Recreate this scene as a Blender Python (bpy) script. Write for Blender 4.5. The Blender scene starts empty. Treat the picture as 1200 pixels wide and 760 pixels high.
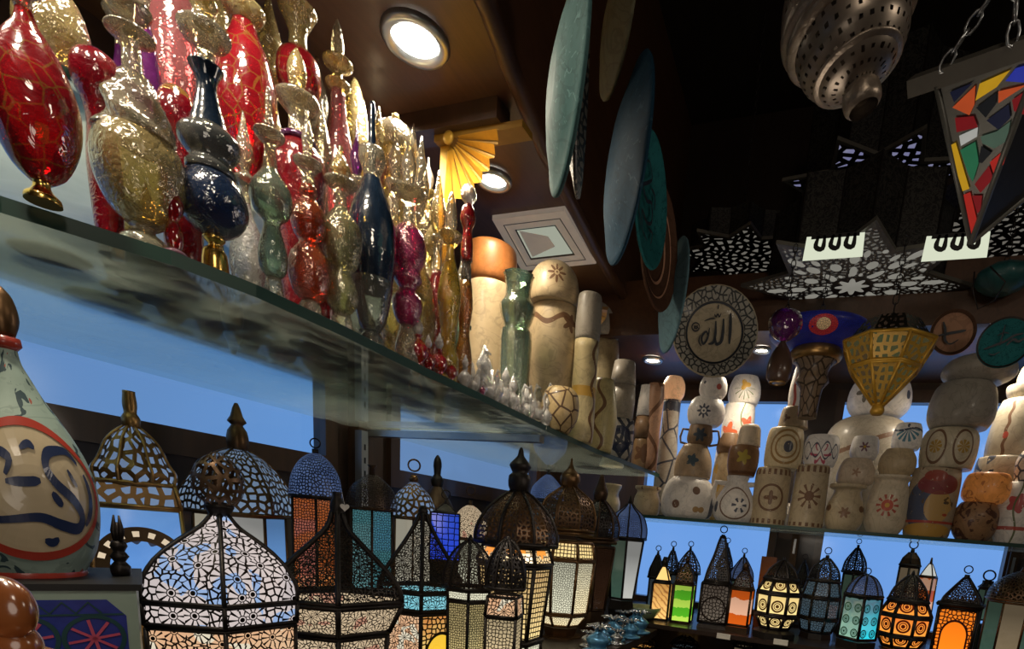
import bpy, math, random
from mathutils import Vector, Matrix
random.seed(7)
sc = bpy.context.scene
col = sc.collection
PI = math.pi

# ------------------------------------------------------------------ camera
F, P0, P1 = 650.456, 721.651, 753.460
M = Matrix(((0.93404684, -0.14894637, 0.32460974),
            (0.34620434, 0.15430264, -0.92538276),
            (0.08774426, 0.97673214, 0.19569177)))
cam_d = bpy.data.cameras.new('camera')
cam = bpy.data.objects.new('camera', cam_d)
col.objects.link(cam)
cam.matrix_world = M.to_4x4()
cam_d.sensor_width = 36; cam_d.sensor_fit = 'HORIZONTAL'
cam_d.lens = F / 1200 * 36
cam_d.shift_x = (600 - P0) / 1200
cam_d.shift_y = (P1 - 380) / 1200
cam_d.clip_start = 0.02
sc.camera = cam

def ray(px, py):
    return M @ Vector((px - P0, -(py - P1), -F))
def onX(px, py, x):
    r = ray(px, py); return r * (x / r.x)
def onY(px, py, y):
    r = ray(px, py); return r * (y / r.y)
def onZ(px, py, z):
    r = ray(px, py); return r * (z / r.z)
MT = M.transposed()
def proj(p):
    c = MT @ Vector(p)
    return (P0 + F * c.x / -c.z, P1 - F * c.y / -c.z)
def zat(x, y, py):
    a = M[0][1] * x + M[1][1] * y; b = M[2][1]
    k = (P1 - py) / F
    c = M[0][2] * x + M[1][2] * y; d = M[2][2]
    # a + b z = k * -(c + d z)
    return (-k * c - a) / (b + k * d)
def rat(x, y, z, hw):
    n = math.hypot(x, y); t = Vector((y / n, -x / n, 0)) * 0.01
    p = Vector((x, y, z))
    a = proj(p + t)[0]; b = proj(p - t)[0]
    return hw * 0.02 / abs(a - b)

# ------------------------------------------------------------------ tags
def tag(o, label=None, cat=None, group=None, kind=None):
    if label: o['label'] = label
    if cat: o['category'] = cat
    if group: o['group'] = group
    if kind: o['kind'] = kind
    return o
def thing(name, label, cat, loc, group=None, rz=0):
    o = bpy.data.objects.new(name, None); col.objects.link(o)
    o.location = loc; o.rotation_euler = (0, 0, rz); o.empty_display_size = .02
    return tag(o, label, cat, group)

# ------------------------------------------------------------------ mesh builder
class MB:
    def __init__(s): s.v = []; s.f = []; s.uv = []; s.sm = []
    def face(s, idx, uv=None, smooth=False):
        s.f.append(tuple(idx)); s.uv.append(uv or [(0, 0)] * len(idx)); s.sm.append(smooth)
    def poly(s, pts, uv=None):
        b = len(s.v); s.v += [tuple(p) for p in pts]; s.face(range(b, b + len(pts)), uv)
    def lathe(s, prof, n=24, c=(0, 0, 0), ph=0.0, flat=False, face=-PI / 2, uvs=1.0, caps=(True, True), mat=None, sx=1, sy=1, wob=None):
        """prof: (r, z) from base to top"""
        b = len(s.v); rref = max(r for r, z in prof); al = [0]
        for i in range(1, len(prof)):
            al.append(al[-1] + math.hypot(prof[i][0] - prof[i - 1][0], prof[i][1] - prof[i - 1][1]))
        for r, z in prof:
            for j in range(n):
                a = face + PI + 2 * PI * (j + ph) / n
                rr = r * (wob(a - face, z) if wob else 1)
                p = Vector((rr * math.cos(a) * sx, rr * math.sin(a) * sy, z))
                if mat: p = mat @ p
                s.v.append((c[0] + p.x, c[1] + p.y, c[2] + p.z))
        for i in range(len(prof) - 1):
            for j in range(n):
                k = (j + 1) % n
                u0 = (-PI + 2 * PI * (j + ph) / n) * rref * uvs; u1 = (-PI + 2 * PI * (j + 1 + ph) / n) * rref * uvs
                v0 = al[i] * uvs; v1 = al[i + 1] * uvs
                s.face((b + i * n + j, b + i * n + k, b + (i + 1) * n + k, b + (i + 1) * n + j),
                       [(u0, v0), (u1, v0), (u1, v1), (u0, v1)], not flat)
        if caps[0] and prof[0][0] > 1e-4: s.face([b + j for j in range(n)][::-1], [(9, 9)] * n)
        if caps[1] and prof[-1][0] > 1e-4: s.face([b + (len(prof) - 1) * n + j for j in range(n)], [(9, 9)] * n)
        return s
    def box(s, lo, hi, mat=None):
        b = len(s.v)
        for z in (lo[2], hi[2]):
            for y in (lo[1], hi[1]):
                for x in (lo[0], hi[0]):
                    p = Vector((x, y, z)); p = mat @ p if mat else p
                    s.v.append(tuple(p))
        w, d, h = hi[0] - lo[0], hi[1] - lo[1], hi[2] - lo[2]
        for idx, (a, c) in (((0, 2, 3, 1), (d, w)), ((4, 5, 7, 6), (w, d)), ((0, 1, 5, 4), (w, h)), ((1, 3, 7, 5), (d, h)), ((3, 2, 6, 7), (w, h)), ((2, 0, 4, 6), (d, h))):
            s.face([b + i for i in idx], [(0, 0), (a, 0), (a, c), (0, c)])
        return s
    def tube(s, pts, r, n=6, closed=False, caps=True):
        pts = [Vector(p) for p in pts]; b = len(s.v); m = len(pts); up = None
        for i, p in enumerate(pts):
            if closed: t = pts[(i + 1) % m] - pts[i - 1]
            else: t = pts[min(i + 1, m - 1)] - pts[max(i - 1, 0)]
            if t.length < 1e-9: t = Vector((0, 0, 1))
            t.normalize()
            if up is None:
                up = Vector((0, 0, 1)) if abs(t.z) < .9 else Vector((1, 0, 0))
            x = t.cross(up)
            if x.length < 1e-4: x = t.cross(Vector((.3, 1, .2)))
            x.normalize(); y = x.cross(t).normalized(); up = y
            rr = r[i] if isinstance(r, (list, tuple)) else r
            for j in range(n):
                a = 2 * PI * j / n; q = p + x * math.cos(a) * rr + y * math.sin(a) * rr; s.v.append(tuple(q))
        for i in range(m if closed else m - 1):
            i2 = (i + 1) % m
            for j in range(n):
                k = (j + 1) % n
                s.face((b + i * n + j, b + i2 * n + j, b + i2 * n + k, b + i * n + k), None, n > 4)
        if not closed and caps:
            s.face([b + j for j in range(n)]); s.face([b + (m - 1) * n + j for j in range(n)][::-1])
        return s
    def ring(s, c, R, r, axis='y', n=16, m=6, rot=0):
        pts = []
        for i in range(n):
            a = 2 * PI * i / n; u, v = R * math.cos(a), R * math.sin(a)
            if axis == 'z': pts.append((c[0] + u, c[1] + v, c[2]))
            else: pts.append((c[0] + u * math.cos(rot), c[1] + u * math.sin(rot), c[2] + v))
        return s.tube(pts, r, m, closed=True)
    def stroke(s, pts, w, f, n=5, taper=True):
        """smooth ribbon through 2-D pts, mapped to space by f(u, v)"""
        P = [pts[0]] + list(pts) + [pts[-1]]; Q = []
        for i in range(1, len(P) - 2):
            for k in range(n):
                t = k / n; q = []
                for c in (0, 1):
                    a, b, d, e = P[i - 1][c], P[i][c], P[i + 1][c], P[i + 2][c]
                    q.append(.5 * (2 * b + (d - a) * t + (2 * a - 5 * b + 4 * d - e) * t * t + (3 * b - a - 3 * d + e) * t ** 3))
                Q.append(q)
        Q.append(list(pts[-1])); m = len(Q); b = len(s.v)
        for i, q in enumerate(Q):
            d = (Q[min(i + 1, m - 1)][0] - Q[max(i - 1, 0)][0], Q[min(i + 1, m - 1)][1] - Q[max(i - 1, 0)][1])
            L = math.hypot(*d) or 1; nx, ny = -d[1] / L, d[0] / L
            ww = w * (min(1, .45 + 2.2 * min(i, m - 1 - i) / m) if taper else 1) / 2
            s.v.append(tuple(f(q[0] + nx * ww, q[1] + ny * ww))); s.v.append(tuple(f(q[0] - nx * ww, q[1] - ny * ww)))
        for i in range(m - 1):
            s.face((b + 2 * i, b + 2 * i + 1, b + 2 * i + 3, b + 2 * i + 2))
        return s
    def blob(s, c, r, n=12, m=8, mat=None):
        prof = [(max(1e-5, math.sin(PI * i / m)) , -math.cos(PI * i / m)) for i in range(m + 1)]
        b = len(s.v); s.lathe(prof, n, caps=(False, False))
        for i in range(b, len(s.v)):
            p = Vector((s.v[i][0] * r[0], s.v[i][1] * r[1], s.v[i][2] * r[2]))
            if mat: p = mat @ p
            s.v[i] = (p.x + c[0], p.y + c[1], p.z + c[2])
        return s
    def build(s, name, mat, parent=None, loc=None):
        me = bpy.data.meshes.new(name); me.from_pydata(s.v, [], s.f)
        uvl = me.uv_layers.new(name='UVMap'); i = 0
        for fuv in s.uv:
            for u in fuv: uvl.data[i].uv = u; i += 1
        me.polygons.foreach_set('use_smooth', s.sm)
        me.materials.append(mat); me.update()
        o = bpy.data.objects.new(name, me); col.objects.link(o)
        if parent is not None: o.parent = parent
        if loc is not None: o.location = loc
        return o

# ------------------------------------------------------------------ node helpers
class X:
    nt = None
    def __init__(s, k): s.k = k
    @staticmethod
    def m(op, *a):
        n = X.nt.nodes.new('ShaderNodeMath'); n.operation = op
        for i, v in enumerate(a):
            if isinstance(v, X): X.nt.links.new(v.k, n.inputs[i])
            else: n.inputs[i].default_value = v
        return X(n.outputs[0])
    def __add__(s, o): return X.m('ADD', s, o)
    def __radd__(s, o): return X.m('ADD', o, s)
    def __sub__(s, o): return X.m('SUBTRACT', s, o)
    def __rsub__(s, o): return X.m('SUBTRACT', o, s)
    def __mul__(s, o): return X.m('MULTIPLY', s, o)
    def __rmul__(s, o): return X.m('MULTIPLY', o, s)
    def __truediv__(s, o): return X.m('DIVIDE', s, o)
    def lt(s, o): return X.m('LESS_THAN', s, o)
    def gt(s, o): return X.m('GREATER_THAN', s, o)
    def abs(s): return X.m('ABSOLUTE', s)
    def sin(s): return X.m('SINE', s)
    def cos(s): return X.m('COSINE', s)
    def frac(s): return X.m('FRACT', s)
    def max(s, o): return X.m('MAXIMUM', s, o)
    def min(s, o): return X.m('MINIMUM', s, o)
    def sqrt(s): return X.m('SQRT', s)
    def pow(s, o): return X.m('POWER', s, o)
def start(name):
    m = bpy.data.materials.new(name); m.use_nodes = True; nt = m.node_tree; nt.nodes.clear(); X.nt = nt
    return m
def nd(t, **kw):
    n = X.nt.nodes.new(t)
    for k, v in kw.items(): setattr(n, k, v)
    return n
def setin(n, i, v):
    if isinstance(v, X): X.nt.links.new(v.k, n.inputs[i])
    elif hasattr(v, 'is_output'): X.nt.links.new(v, n.inputs[i])
    else: n.inputs[i].default_value = v
def c4(c): return (c[0], c[1], c[2], 1) if not hasattr(c, 'is_output') else c
def uvxy():
    t = nd('ShaderNodeTexCoord'); s = nd('ShaderNodeSeparateXYZ'); X.nt.links.new(t.outputs['UV'], s.inputs[0])
    return X(s.outputs[0]), X(s.outputs[1]), t.outputs['UV']
def objc(): return nd('ShaderNodeTexCoord').outputs['Object']
def noise(vec, scale, detail=2, dist=0):
    n = nd('ShaderNodeTexNoise'); setin(n, 'Vector', vec); n.inputs['Scale'].default_value = scale
    n.inputs['Detail'].default_value = detail; n.inputs['Distortion'].default_value = dist
    return X(n.outputs['Fac'])
def voro(vec, scale, feature='DISTANCE_TO_EDGE', dim='3D', rnd=1.0, out='Distance'):
    n = nd('ShaderNodeTexVoronoi'); n.voronoi_dimensions = dim; n.feature = feature; setin(n, 'Vector', vec)
    n.inputs['Scale'].default_value = scale; n.inputs['Randomness'].default_value = rnd
    return X(n.outputs[out]) if out == 'Distance' else n
def mixc(f, a, b):
    n = nd('ShaderNodeMix', data_type='RGBA'); setin(n, 0, f)
    for i, v in ((6, a), (7, b)):
        setin(n, i, v if hasattr(v, 'is_output') else c4(v))
    return n.outputs[2]
def bump(h, strength=.3, dist=.002):
    n = nd('ShaderNodeBump'); setin(n, 'Height', h); n.inputs['Strength'].default_value = strength; n.inputs['Distance'].default_value = dist
    return n.outputs[0]
def pbsdf(colr, rough=.5, metal=0., normal=None, coat=0., emis=None, es=0., spec=None, sss=0.):
    n = nd('ShaderNodeBsdfPrincipled'); setin(n, 'Base Color', colr if hasattr(colr, 'is_output') else c4(colr))
    setin(n, 'Roughness', rough); setin(n, 'Metallic', metal)
    if normal is not None: setin(n, 'Normal', normal)
    if spec is not None: n.inputs['Specular IOR Level'].default_value = spec
    if coat: n.inputs['Coat Weight'].default_value = coat; n.inputs['Coat Roughness'].default_value = .08
    if emis is not None:
        setin(n, 'Emission Color', emis if hasattr(emis, 'is_output') else c4(emis)); setin(n, 'Emission Strength', es)
    if sss:
        n.inputs['Subsurface Weight'].default_value = sss; n.inputs['Subsurface Scale'].default_value = .02
        n.inputs['Subsurface Radius'].default_value = (1, .6, .35)
    return n.outputs[0]
def out(sh): X.nt.links.new(sh, nd('ShaderNodeOutputMaterial').inputs[0])
def mixs(f, a, b):
    n = nd('ShaderNodeMixShader'); setin(n, 0, f); X.nt.links.new(a, n.inputs[1]); X.nt.links.new(b, n.inputs[2]); return n.outputs[0]
def transp(c=(1, 1, 1)):
    n = nd('ShaderNodeBsdfTransparent'); setin(n, 0, c4(c)); return n.outputs[0]
def glossy(c=(1, 1, 1), r=.03, normal=None):
    n = nd('ShaderNodeBsdfGlossy'); setin(n, 0, c4(c)); setin(n, 'Roughness', r)
    if normal is not None: setin(n, 'Normal', normal)
    return n.outputs[0]
def emi(c, s):
    n = nd('ShaderNodeEmission'); setin(n, 0, c4(c)); setin(n, 1, s); return n.outputs[0]

# ------------------------------------------------------------------ materials
MAT = {}
def glass(name, tint, body=.35, dark=None, bumpy=0., scale=60, gloss=.03, gold=None):
    m = start(name); o = objc()
    nrm = None
    h = noise(o, scale, 2, 1.2)
    nrm = bump(h, bumpy, .004) if bumpy else None
    lw = nd('ShaderNodeLayerWeight'); lw.inputs[0].default_value = .35
    if nrm is not None: setin(lw, 'Normal', nrm)
    fac = X(lw.outputs['Fresnel'])
    edge = X(lw.outputs['Facing'])
    dk = dark or tuple(c * .35 for c in tint)
    tc = mixc(edge, tint, dk)
    solid = mixc(noise(o, scale * .5, 3), tuple(c * .8 for c in dk), tuple(min(1, c * 1.1) for c in tint))
    if gold:
        g = voro(o, gold[1], 'DISTANCE_TO_EDGE').lt(.035)
        solid = mixc(g, solid, gold[0])
    b = mixs(body, transp(tc), pbsdf(solid, .25, 0, nrm))
    out(mixs((fac * 1.1 + .05).min(.95), b, glossy((1, .98, .94), gloss, nrm)))
    MAT[name] = m; return m
glass('red glass', (.8, .03, .05), .38, (.22, .0, .01), .35, 50, gold=((.55, .2, .05), 45))
glass('deep red glass', (.55, .01, .03), .45, (.12, .0, .01), .4, 90)
glass('orange red glass', (.85, .2, .08), .3, (.3, .04, .01), .5, 120)
glass('pink glass', (.95, .35, .38), .3, (.5, .12, .12), .5, 60)
glass('magenta glass', (.65, .06, .25), .4, (.2, .0, .06), .6, 120)
glass('purple glass', (.32, .06, .35), .4, (.08, .0, .1), .2, 60)
glass('navy glass', (.03, .06, .12), .55, (.0, .008, .02), .2, 60)
glass('blue glass', (.05, .09, .22), .5, (.0, .015, .05), .5, 80)
glass('clear glass', (.93, .88, .72), .24, (.6, .5, .32), .6, 110)
glass('swirled clear glass', (.85, .78, .6), .3, (.4, .32, .2), .9, 70)
glass('gold tinted glass', (.9, .76, .38), .35, (.45, .3, .08), .7, 90)
glass('olive glass', (.62, .6, .35), .33, (.22, .2, .08), .7, 110)
glass('pale green glass', (.6, .75, .6), .28, (.2, .3, .22), .5, 90)
glass('amber glass', (.8, .4, .08), .4, (.3, .1, .01), .6, 90)
glass('yellow glass', (.95, .72, .12), .4, (.5, .3, .02), .5, 90)
glass('crystal glass', (.95, .95, .95), .38, (.7, .68, .64), 1., 160)
glass('grey glass', (.6, .62, .6), .2, (.2, .22, .22), .3, 80)

def simple(name, c, rough=.5, metal=0., var=.25, scale=30, bmp=0., coat=0., emis=None, es=0, sss=0):
    m = start(name); o = objc(); nz = noise(o, scale, 4, .4)
    cc = mixc(nz, tuple(x * (1 - var) for x in c), tuple(min(1, x * (1 + var)) for x in c))
    out(pbsdf(cc, rough, metal, bump(nz, bmp, .003) if bmp else None, coat, emis, es))
    MAT[name] = m; return m
simple('gold metal', (.85, .55, .15), .22, 1., .2)
simple('gold paint', (.6, .34, .04), .4, .35, .25, 40)
simple('gold edge', (.35, .18, .02), .5, .3)
simple('brass', (.42, .25, .09), .35, .85, .35, 40, .3)
simple('dark brass', (.16, .09, .04), .38, .8, .4, 40, .3)
simple('black iron', (.025, .02, .018), .45, .6, .4, 60, .3)
simple('brown iron', (.07, .04, .022), .42, .7, .4, 50, .3)
simple('steel', (.45, .47, .48), .3, .9, .1)
simple('glowing white trim', (.8, .72, .64), .45, var=.08, emis=(.8, .7, .6), es=.1)  # faint emission put into the trim, standing in for light on it
simple('black', (.01, .01, .01), .5)
simple('white ink', (.75, .72, .68), .6)
simple('navy paint', (.02, .035, .1), .35, coat=.4)
simple('red paint', (.45, .05, .03), .35, coat=.4)
simple('pink paint', (.75, .12, .22), .4)
simple('teal paint', (.02, .09, .1), .35)
simple('dark ink', (.015, .02, .03), .4)
simple('tag paper', (.7, .68, .62), .7)
simple('carved wood', (.22, .07, .02), .22, 0, .4, 14, .5, .6)
simple('pale wood', (.5, .3, .12), .3, 0, .3, 20, .3, .5)
simple('silver', (.5, .52, .55), .25, .9, .4, 60, .6)
simple('blue foil', (.08, .25, .45), .3, .5, .5, 60, .6)

def wood(name, a, b, rough=.35, axis=(30, 2, 30), coat=.3):
    m = start(name); o = objc(); mp = nd('ShaderNodeMapping'); X.nt.links.new(o, mp.inputs[0]); mp.inputs['Scale'].default_value = axis
    n1 = noise(mp.outputs[0], 1.2, 6, 1.5)
    out(pbsdf(mixc(n1, a, b), rough, 0, bump(n1, .15, .002), coat)); MAT[name] = m
wood('soffit wood', (.045, .016, .005), (.11, .045, .017), .45, coat=.08)
wood('dark wood', (.012, .006, .004), (.035, .017, .01), .45)
wood('frame wood', (.03, .014, .007), (.085, .04, .02), .4, (20, 20, 3))
wood('black ceiling', (.008, .006, .004), (.022, .015, .01), .6)
wood('floor wood', (.03, .015, .01), (.06, .03, .02), .4)
wood('wall wood', (.018, .009, .006), (.04, .02, .012), .5, (20, 20, 3))

def shelfglass():
    m = start('shelf glass'); o = objc()
    lw = nd('ShaderNodeLayerWeight'); lw.inputs[0].default_value = .25
    sm = noise(o, 5, 4, 1.5)
    tl = nd('ShaderNodeBsdfTranslucent'); setin(tl, 0, (.8, .86, .8, 1))
    base = mixs(sm * .45 + .2, transp((.8, .88, .84)), mixs(.62, pbsdf((.5, .55, .52), .5), tl.outputs[0]))
    out(mixs(X(lw.outputs['Fresnel']).min(.6), base, glossy((.8, .9, .9), .06))); MAT['shelf glass'] = m
    m = start('shelf edge'); out(pbsdf(mixc(noise(objc(), 12), (.004, .03, .022), (.015, .07, .05)), .4, 0, None, .0)); MAT['shelf edge'] = m
shelfglass()
def paneglass(name, a, b, s):
    m = start(name); x, y, uv = uvxy()
    g = ((x * .62 - .75).max(0).min(1) * .8 + noise(objc(), 1.3, 3) * .3).min(1) if 'back' not in name else noise(objc(), 1.3, 3)
    out(mixs(.06, emi(mixc(g, a, b), s), glossy((1, 1, 1), .15))); MAT[name] = m
paneglass('window pane', (.13, .23, .42), (.13, .34, .78), .85)
paneglass('back window pane', (.14, .34, .8), (.2, .42, .9), .85)
def emitter(name, c, s):
    m = start(name); out(emi(c, s)); MAT[name] = m
emitter('lamp white', (1, .93, .8), 30)
emitter('soft lamp', (.5, .53, .42), .6)

# pierced metal : holes transparent, or painted with emission where back is set
def pierced(name, c, cell=80, w=.1, kind='cells', metal=.7, rnd=.8, back=None, bs=1., rough=.4):
    m = start(name); x, y, uv = uvxy()
    if kind == 'cells':
        d = voro(uv, cell, dim='2D', rnd=rnd); mask = d.lt(w)
    elif kind == 'cut':      # metal with separate cut holes
        d = voro(uv, cell, dim='2D', rnd=rnd); nz = noise(uv, cell * .8, 2)
        mask = (d + nz * .25).lt(w + .12)
    elif kind == 'flower':
        v = voro(uv, cell, 'F1', '2D', rnd, None); dist = X(v.outputs['Distance'])
        s1 = nd('ShaderNodeVectorMath', operation='SCALE'); X.nt.links.new(uv, s1.inputs[0]); s1.inputs['Scale'].default_value = 1
        sp = nd('ShaderNodeVectorMath', operation='SUBTRACT'); X.nt.links.new(uv, sp.inputs[0])
        X.nt.links.new(v.outputs['Position'], sp.inputs[1])
        sx = nd('ShaderNodeSeparateXYZ'); X.nt.links.new(sp.outputs[0], sx.inputs[0])
        th = X.m('ARCTAN2', X(sx.outputs[1]), X(sx.outputs[0]))
        sn = (th * 5).sin().abs()
        petals = sn.gt(.47) * dist.gt(.17) * dist.lt(.5)
        inner = dist.gt(.09) * dist.lt(.13)
        d3 = voro(uv, cell * 3.6, dim='2D', rnd=.9); net = d3.gt(.13) * dist.gt(.53)
        mask = 1 - petals.max(net).max(inner)
    metalsh = pbsdf(mixc(noise(objc(), 60, 3), tuple(k * .6 for k in c), c), rough, metal)
    if back is None: hole = transp()
    else:
        cc = mixc(noise(objc(), 9, 2, 1), back[0], back[1])
        if len(back) > 2:
            f = noise(objc(), 22, 1, .5).gt(.6); cc = mixc(f, cc, back[2])
        hole = emi(cc, bs)
    out(mixs(mask, hole, metalsh)); MAT[name] = m
pierced('pierced brass', (.3, .18, .07), 48, .21, back=((.06, .1, .2), (.35, .5, .75)), bs=.6)  # blue glow in the holes is painted, as window light from behind
pierced('pierced bronze', (.17, .1, .055), 62, .17)
pierced('pierced bronze glow', (.2, .12, .06), 52, .19, back=((.06, .1, .2), (.35, .5, .7)), bs=.55)  # hole glow painted blue, in place of window light behind the dome
pierced('pierced bronze fine', (.10, .07, .055), 120, .13)
pierced('pierced iron', (.05, .045, .045), 85, .2)
pierced('pierced blue iron', (.05, .06, .1), 130, .18, back=((.03, .06, .18), (.2, .3, .6)), bs=.5)
pierced('lace white', (.03, .02, .015), 26, .1, 'flower', back=((.5, .47, .5), (.95, .78, .7), (.35, .5, .8)), bs=.75)
pierced('lace dim', (.03, .026, .024), 26, .1, 'flower')
pierced('lace warm', (.035, .026, .02), 30, .1, 'flower')
pierced('lace glow', (.03, .02, .015), 34, .1, 'flower', back=((.5, .35, .2), (.95, .75, .5), (.6, .3, .2)), bs=.7)
pierced('lace orange', (.03, .015, .01), 30, .1, 'flower', back=((.9, .7, .45), (.85, .35, .15), (.9, .8, .6)), bs=.75)
pierced('lace cyan', (.02, .02, .02), 30, .1, 'flower', back=((.1, .6, .75), (.45, .8, .85)), bs=.75)
def starplate(name, R, metal, ca, cb, bs):
    m = start(name); x, y, uv = uvxy(); r = (x * x + y * y).sqrt() * (1 / R); th = X.m('ARCTAN2', y, x)
    hole = r.lt((th * 8).cos() * .035 + .13)
    for n, ph, r0, a, b in ((8, 0, .3, .09, .035), (8, .5, .42, .07, .05), (8, 0, .52, .08, .045), (8, .22, .6, .06, .028), (8, .78, .6, .06, .028), (8, 0, .74, .1, .04), (16, .25, .24, .03, .018), (16, 0, .66, .03, .025)):
        t = ((th * (n / 2 / PI) + ph + .5).frac() - .5) * (2 * PI / n); dx = (r * t.cos() - r0) * (1 / a); dy = r * t.sin() * (1 / b)
        hole = hole.max((dx * dx + dy * dy).lt(1))
    v = voro(uv, 48, dim='2D', rnd=1).gt(.25) * r.gt(.2); hole = hole.max(v * .45)
    out(mixs(hole, pbsdf(metal, .5, .3), emi(mixc(noise(objc(), 12), ca, cb), bs))); MAT[name] = m
starplate('star plate', .36, (.17, .155, .13), (.26, .25, .21), (.42, .4, .35), .55)
pierced('star plate violet', (.03, .03, .035), 26, .27, 'cells', .3, 1, back=((.2, .2, .5), (.4, .4, .5)), bs=.5)
pierced('star plate dim', (.04, .037, .034), 26, .27, 'cells', .3, 1, back=((.22, .2, .17), (.35, .33, .28)), bs=.4)
pierced('mosque brass', (.36, .3, .24), 62, .33, 'cut', .7, .25, rough=.35)
pierced('yellow lattice', (.7, .42, .07), 42, .2, 'cells', .2, .7, back=((.1, .02, .01), (.06, .12, .05)), bs=.5)
pierced('dark filigree', (.05, .04, .025), 45, .25, 'cells', .6)

def lit(name, a, b, pat='plain', s=1., sc_=6., w=.08, line=(.02, .012, .008), accent=None):
    """lamp-lit pane; uv: x centred in widths of the pane, y up from 0"""
    m = start(name); x, y, uv = uvxy(); nz = noise(uv, 1.6, 3, 2.)
    cc = mixc(((y * .5 + nz) - .35).min(1).max(0), a, b); mask = None
    if pat == 'lattice': mask = voro(uv, sc_, dim='2D', rnd=.75).lt(w)
    if pat == 'hex': mask = voro(uv, sc_, dim='2D', rnd=.15).lt(w)
    if pat in ('rings', 'ring1'):
        fx = (x + .5) * sc_; fy = y * sc_
        ux = fx.frac() - .5; uy = fy.frac() - .5; r = (ux * ux + uy * uy).sqrt()
        mask = (r - .3).abs().lt(.05).max(r.lt(.1)).max((r - .18).abs().lt(.025))
    if pat == 'marble':
        wv = nd('ShaderNodeTexWave'); X.nt.links.new(uv, wv.inputs[0]); wv.inputs['Scale'].default_value = sc_ * .3; wv.inputs['Distortion'].default_value = 6; wv.inputs['Detail'].default_value = 2
        wv.bands_direction = 'DIAGONAL'
        cc = mixc(X(wv.outputs['Fac']).pow(4) * .8, cc, accent or (.3, .08, .02))
    if pat == 'layers':
        k = (y * sc_ + nz * 2).sin(); cc = mixc(k.gt(.1), a, b)
    if pat in ('star', 'rosette'):
        yy = y - sc_; r = (x * x + yy * yy).sqrt(); th = X.m('ARCTAN2', yy, x)
        star = (r - (th * 8).cos() * .05).lt(.3); inner = r.lt(.12)
        lat = voro(uv, 8, dim='2D', rnd=.6).lt(.12)
        if pat == 'star': mask = lat * (1 - star); cc = mixc(star, cc, accent or (1, .35, .05))
        else: mask = lat.max((r - .42).abs().lt(.03))
    if pat == 'arch':
        yy = (y - sc_).max(0); r = (x * x * 5.2 + yy * yy * 3).sqrt(); ins = r.lt(.8)
        lat = voro(uv, 9, dim='2D', rnd=.6).lt(.14); mask = lat * (1 - ins); cc = mixc(ins, cc, accent or a)
        mask = mask.max((r - .8).abs().lt(.06))
    if pat == 'dotarch':
        yy = (y - sc_).max(0); r = (x * x + yy * yy).sqrt(); th = X.m('ARCTAN2', yy, x)
        band = (r - .4).abs().lt(.09); dots = ((th * 16).sin().gt(.2)) * ((r - .4).abs().lt(.035))
        zig = (r + ((th * 12).sin() * .03)).gt(.3) * r.lt(.36)
        mask = (band * (1 - dots)).max(zig * .9); cc = mixc(band, cc, (1, .8, .55))
    sh = emi(cc, ((1.22 - y * .34) * s).max(.42 * s)); gl = mixs(.08, sh, glossy((1, 1, 1), .1))  # pane glow painted brighter low down, like a bulb inside
    if mask is None: out(gl)
    else: out(mixs(mask, gl, pbsdf(line, .4, .5)))
    MAT[name] = m
lit('lit white', (.75, .68, .55), (.9, .85, .7), s=.75)
lit('lit cream', (.6, .5, .35), (.85, .78, .6), s=.7)
lit('lit blue arch', (.1, .3, .8), (.2, .45, .95), 'dotarch', .75, .72, line=(.12, .07, .03))
lit('lit red lattice', (.9, .7, .2), (.75, .18, .04), 'arch', .85, .3, accent=(1., .6, .04))
lit('lit yellow arch', (.9, .75, .25), (.9, .7, .3), 'arch', .85, .35, accent=(1., .62, .02))
lit('lit warm hex', (.95, .72, .3), (.9, .6, .25), 'hex', .95, 7, .13)
lit('lit gold lattice', (.98, .8, .45), (1, .9, .6), 'lattice', .95, 11, .1)
lit('lit pale lattice', (.85, .82, .6), (.9, .88, .65), 'lattice', .8, 11, .1)
lit('lit orange star', (.95, .65, .3), (.9, .7, .4), 'star', .9, .5)
lit('lit teal lattice', (.05, .35, .4), (.15, .5, .55), 'lattice', .6, 9, .1)
lit('lit teal', (.02, .4, .33), (.02, .3, .28), s=.6)
lit('lit cyan rings', (.02, .75, .9), (.08, .2, .28), 'rings', .85, 2., line=(.02, .25, .3))
lit('lit green grey rings', (.3, .55, .4), (.12, .2, .2), 'rings', .8, 2., line=(.05, .2, .15))
lit('lit amber marble', (1, .62, .2), (1, .5, .12), 'marble', .95, 6, accent=(.35, .1, .02))
lit('lit green layers', (.1, .5, .02), (.55, .85, .1), 'layers', .8, 7)
lit('lit orange cloud', (1., .55, .35), (.75, .12, .01), 'layers', .75, 4)
lit('lit yellow rings', (1, .75, .3), (1, .7, .25), 'rings', .95, 1, line=(.3, .15, .04))
lit('lit orange rings', (1, .4, .05), (1, .14, .03), 'rings', .95, 1, line=(.45, .05, .01))
lit('lit orange arch', (1, .2, .01), (1, .26, .02), 'arch', 1., .55, accent=(1, .22, .01), line=(.1, .01, .01))
lit('lit dark green', (.05, .11, .08), (.1, .17, .12), s=.5)
lit('lit tan', (.3, .22, .12), (.4, .3, .18), s=.5)
lit('lit dusk', (.05, .1, .14), (.12, .16, .18), 'lattice', .5, 6, .1)
lit('lit mosaic dark', (.25, .2, .15), (.12, .09, .07), 'rosette', .5, .5)
lit('lit brown', (.18, .07, .03), (.28, .12, .06), s=.5)
lit('lit brown lattice', (.05, .022, .01), (.08, .035, .018), 'lattice', .5, 12, .12)
lit('lit royal', (.02, .05, .6), (.03, .1, .8), 'hex', .8, 5, .08, line=(.0, .01, .15))
lit('lit side white', (.8, .8, .72), (.9, .9, .85), s=.5)
lit('lit sea', (.05, .4, .6), (.3, .6, .7), 'lattice', .7, 5, .1)

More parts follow.
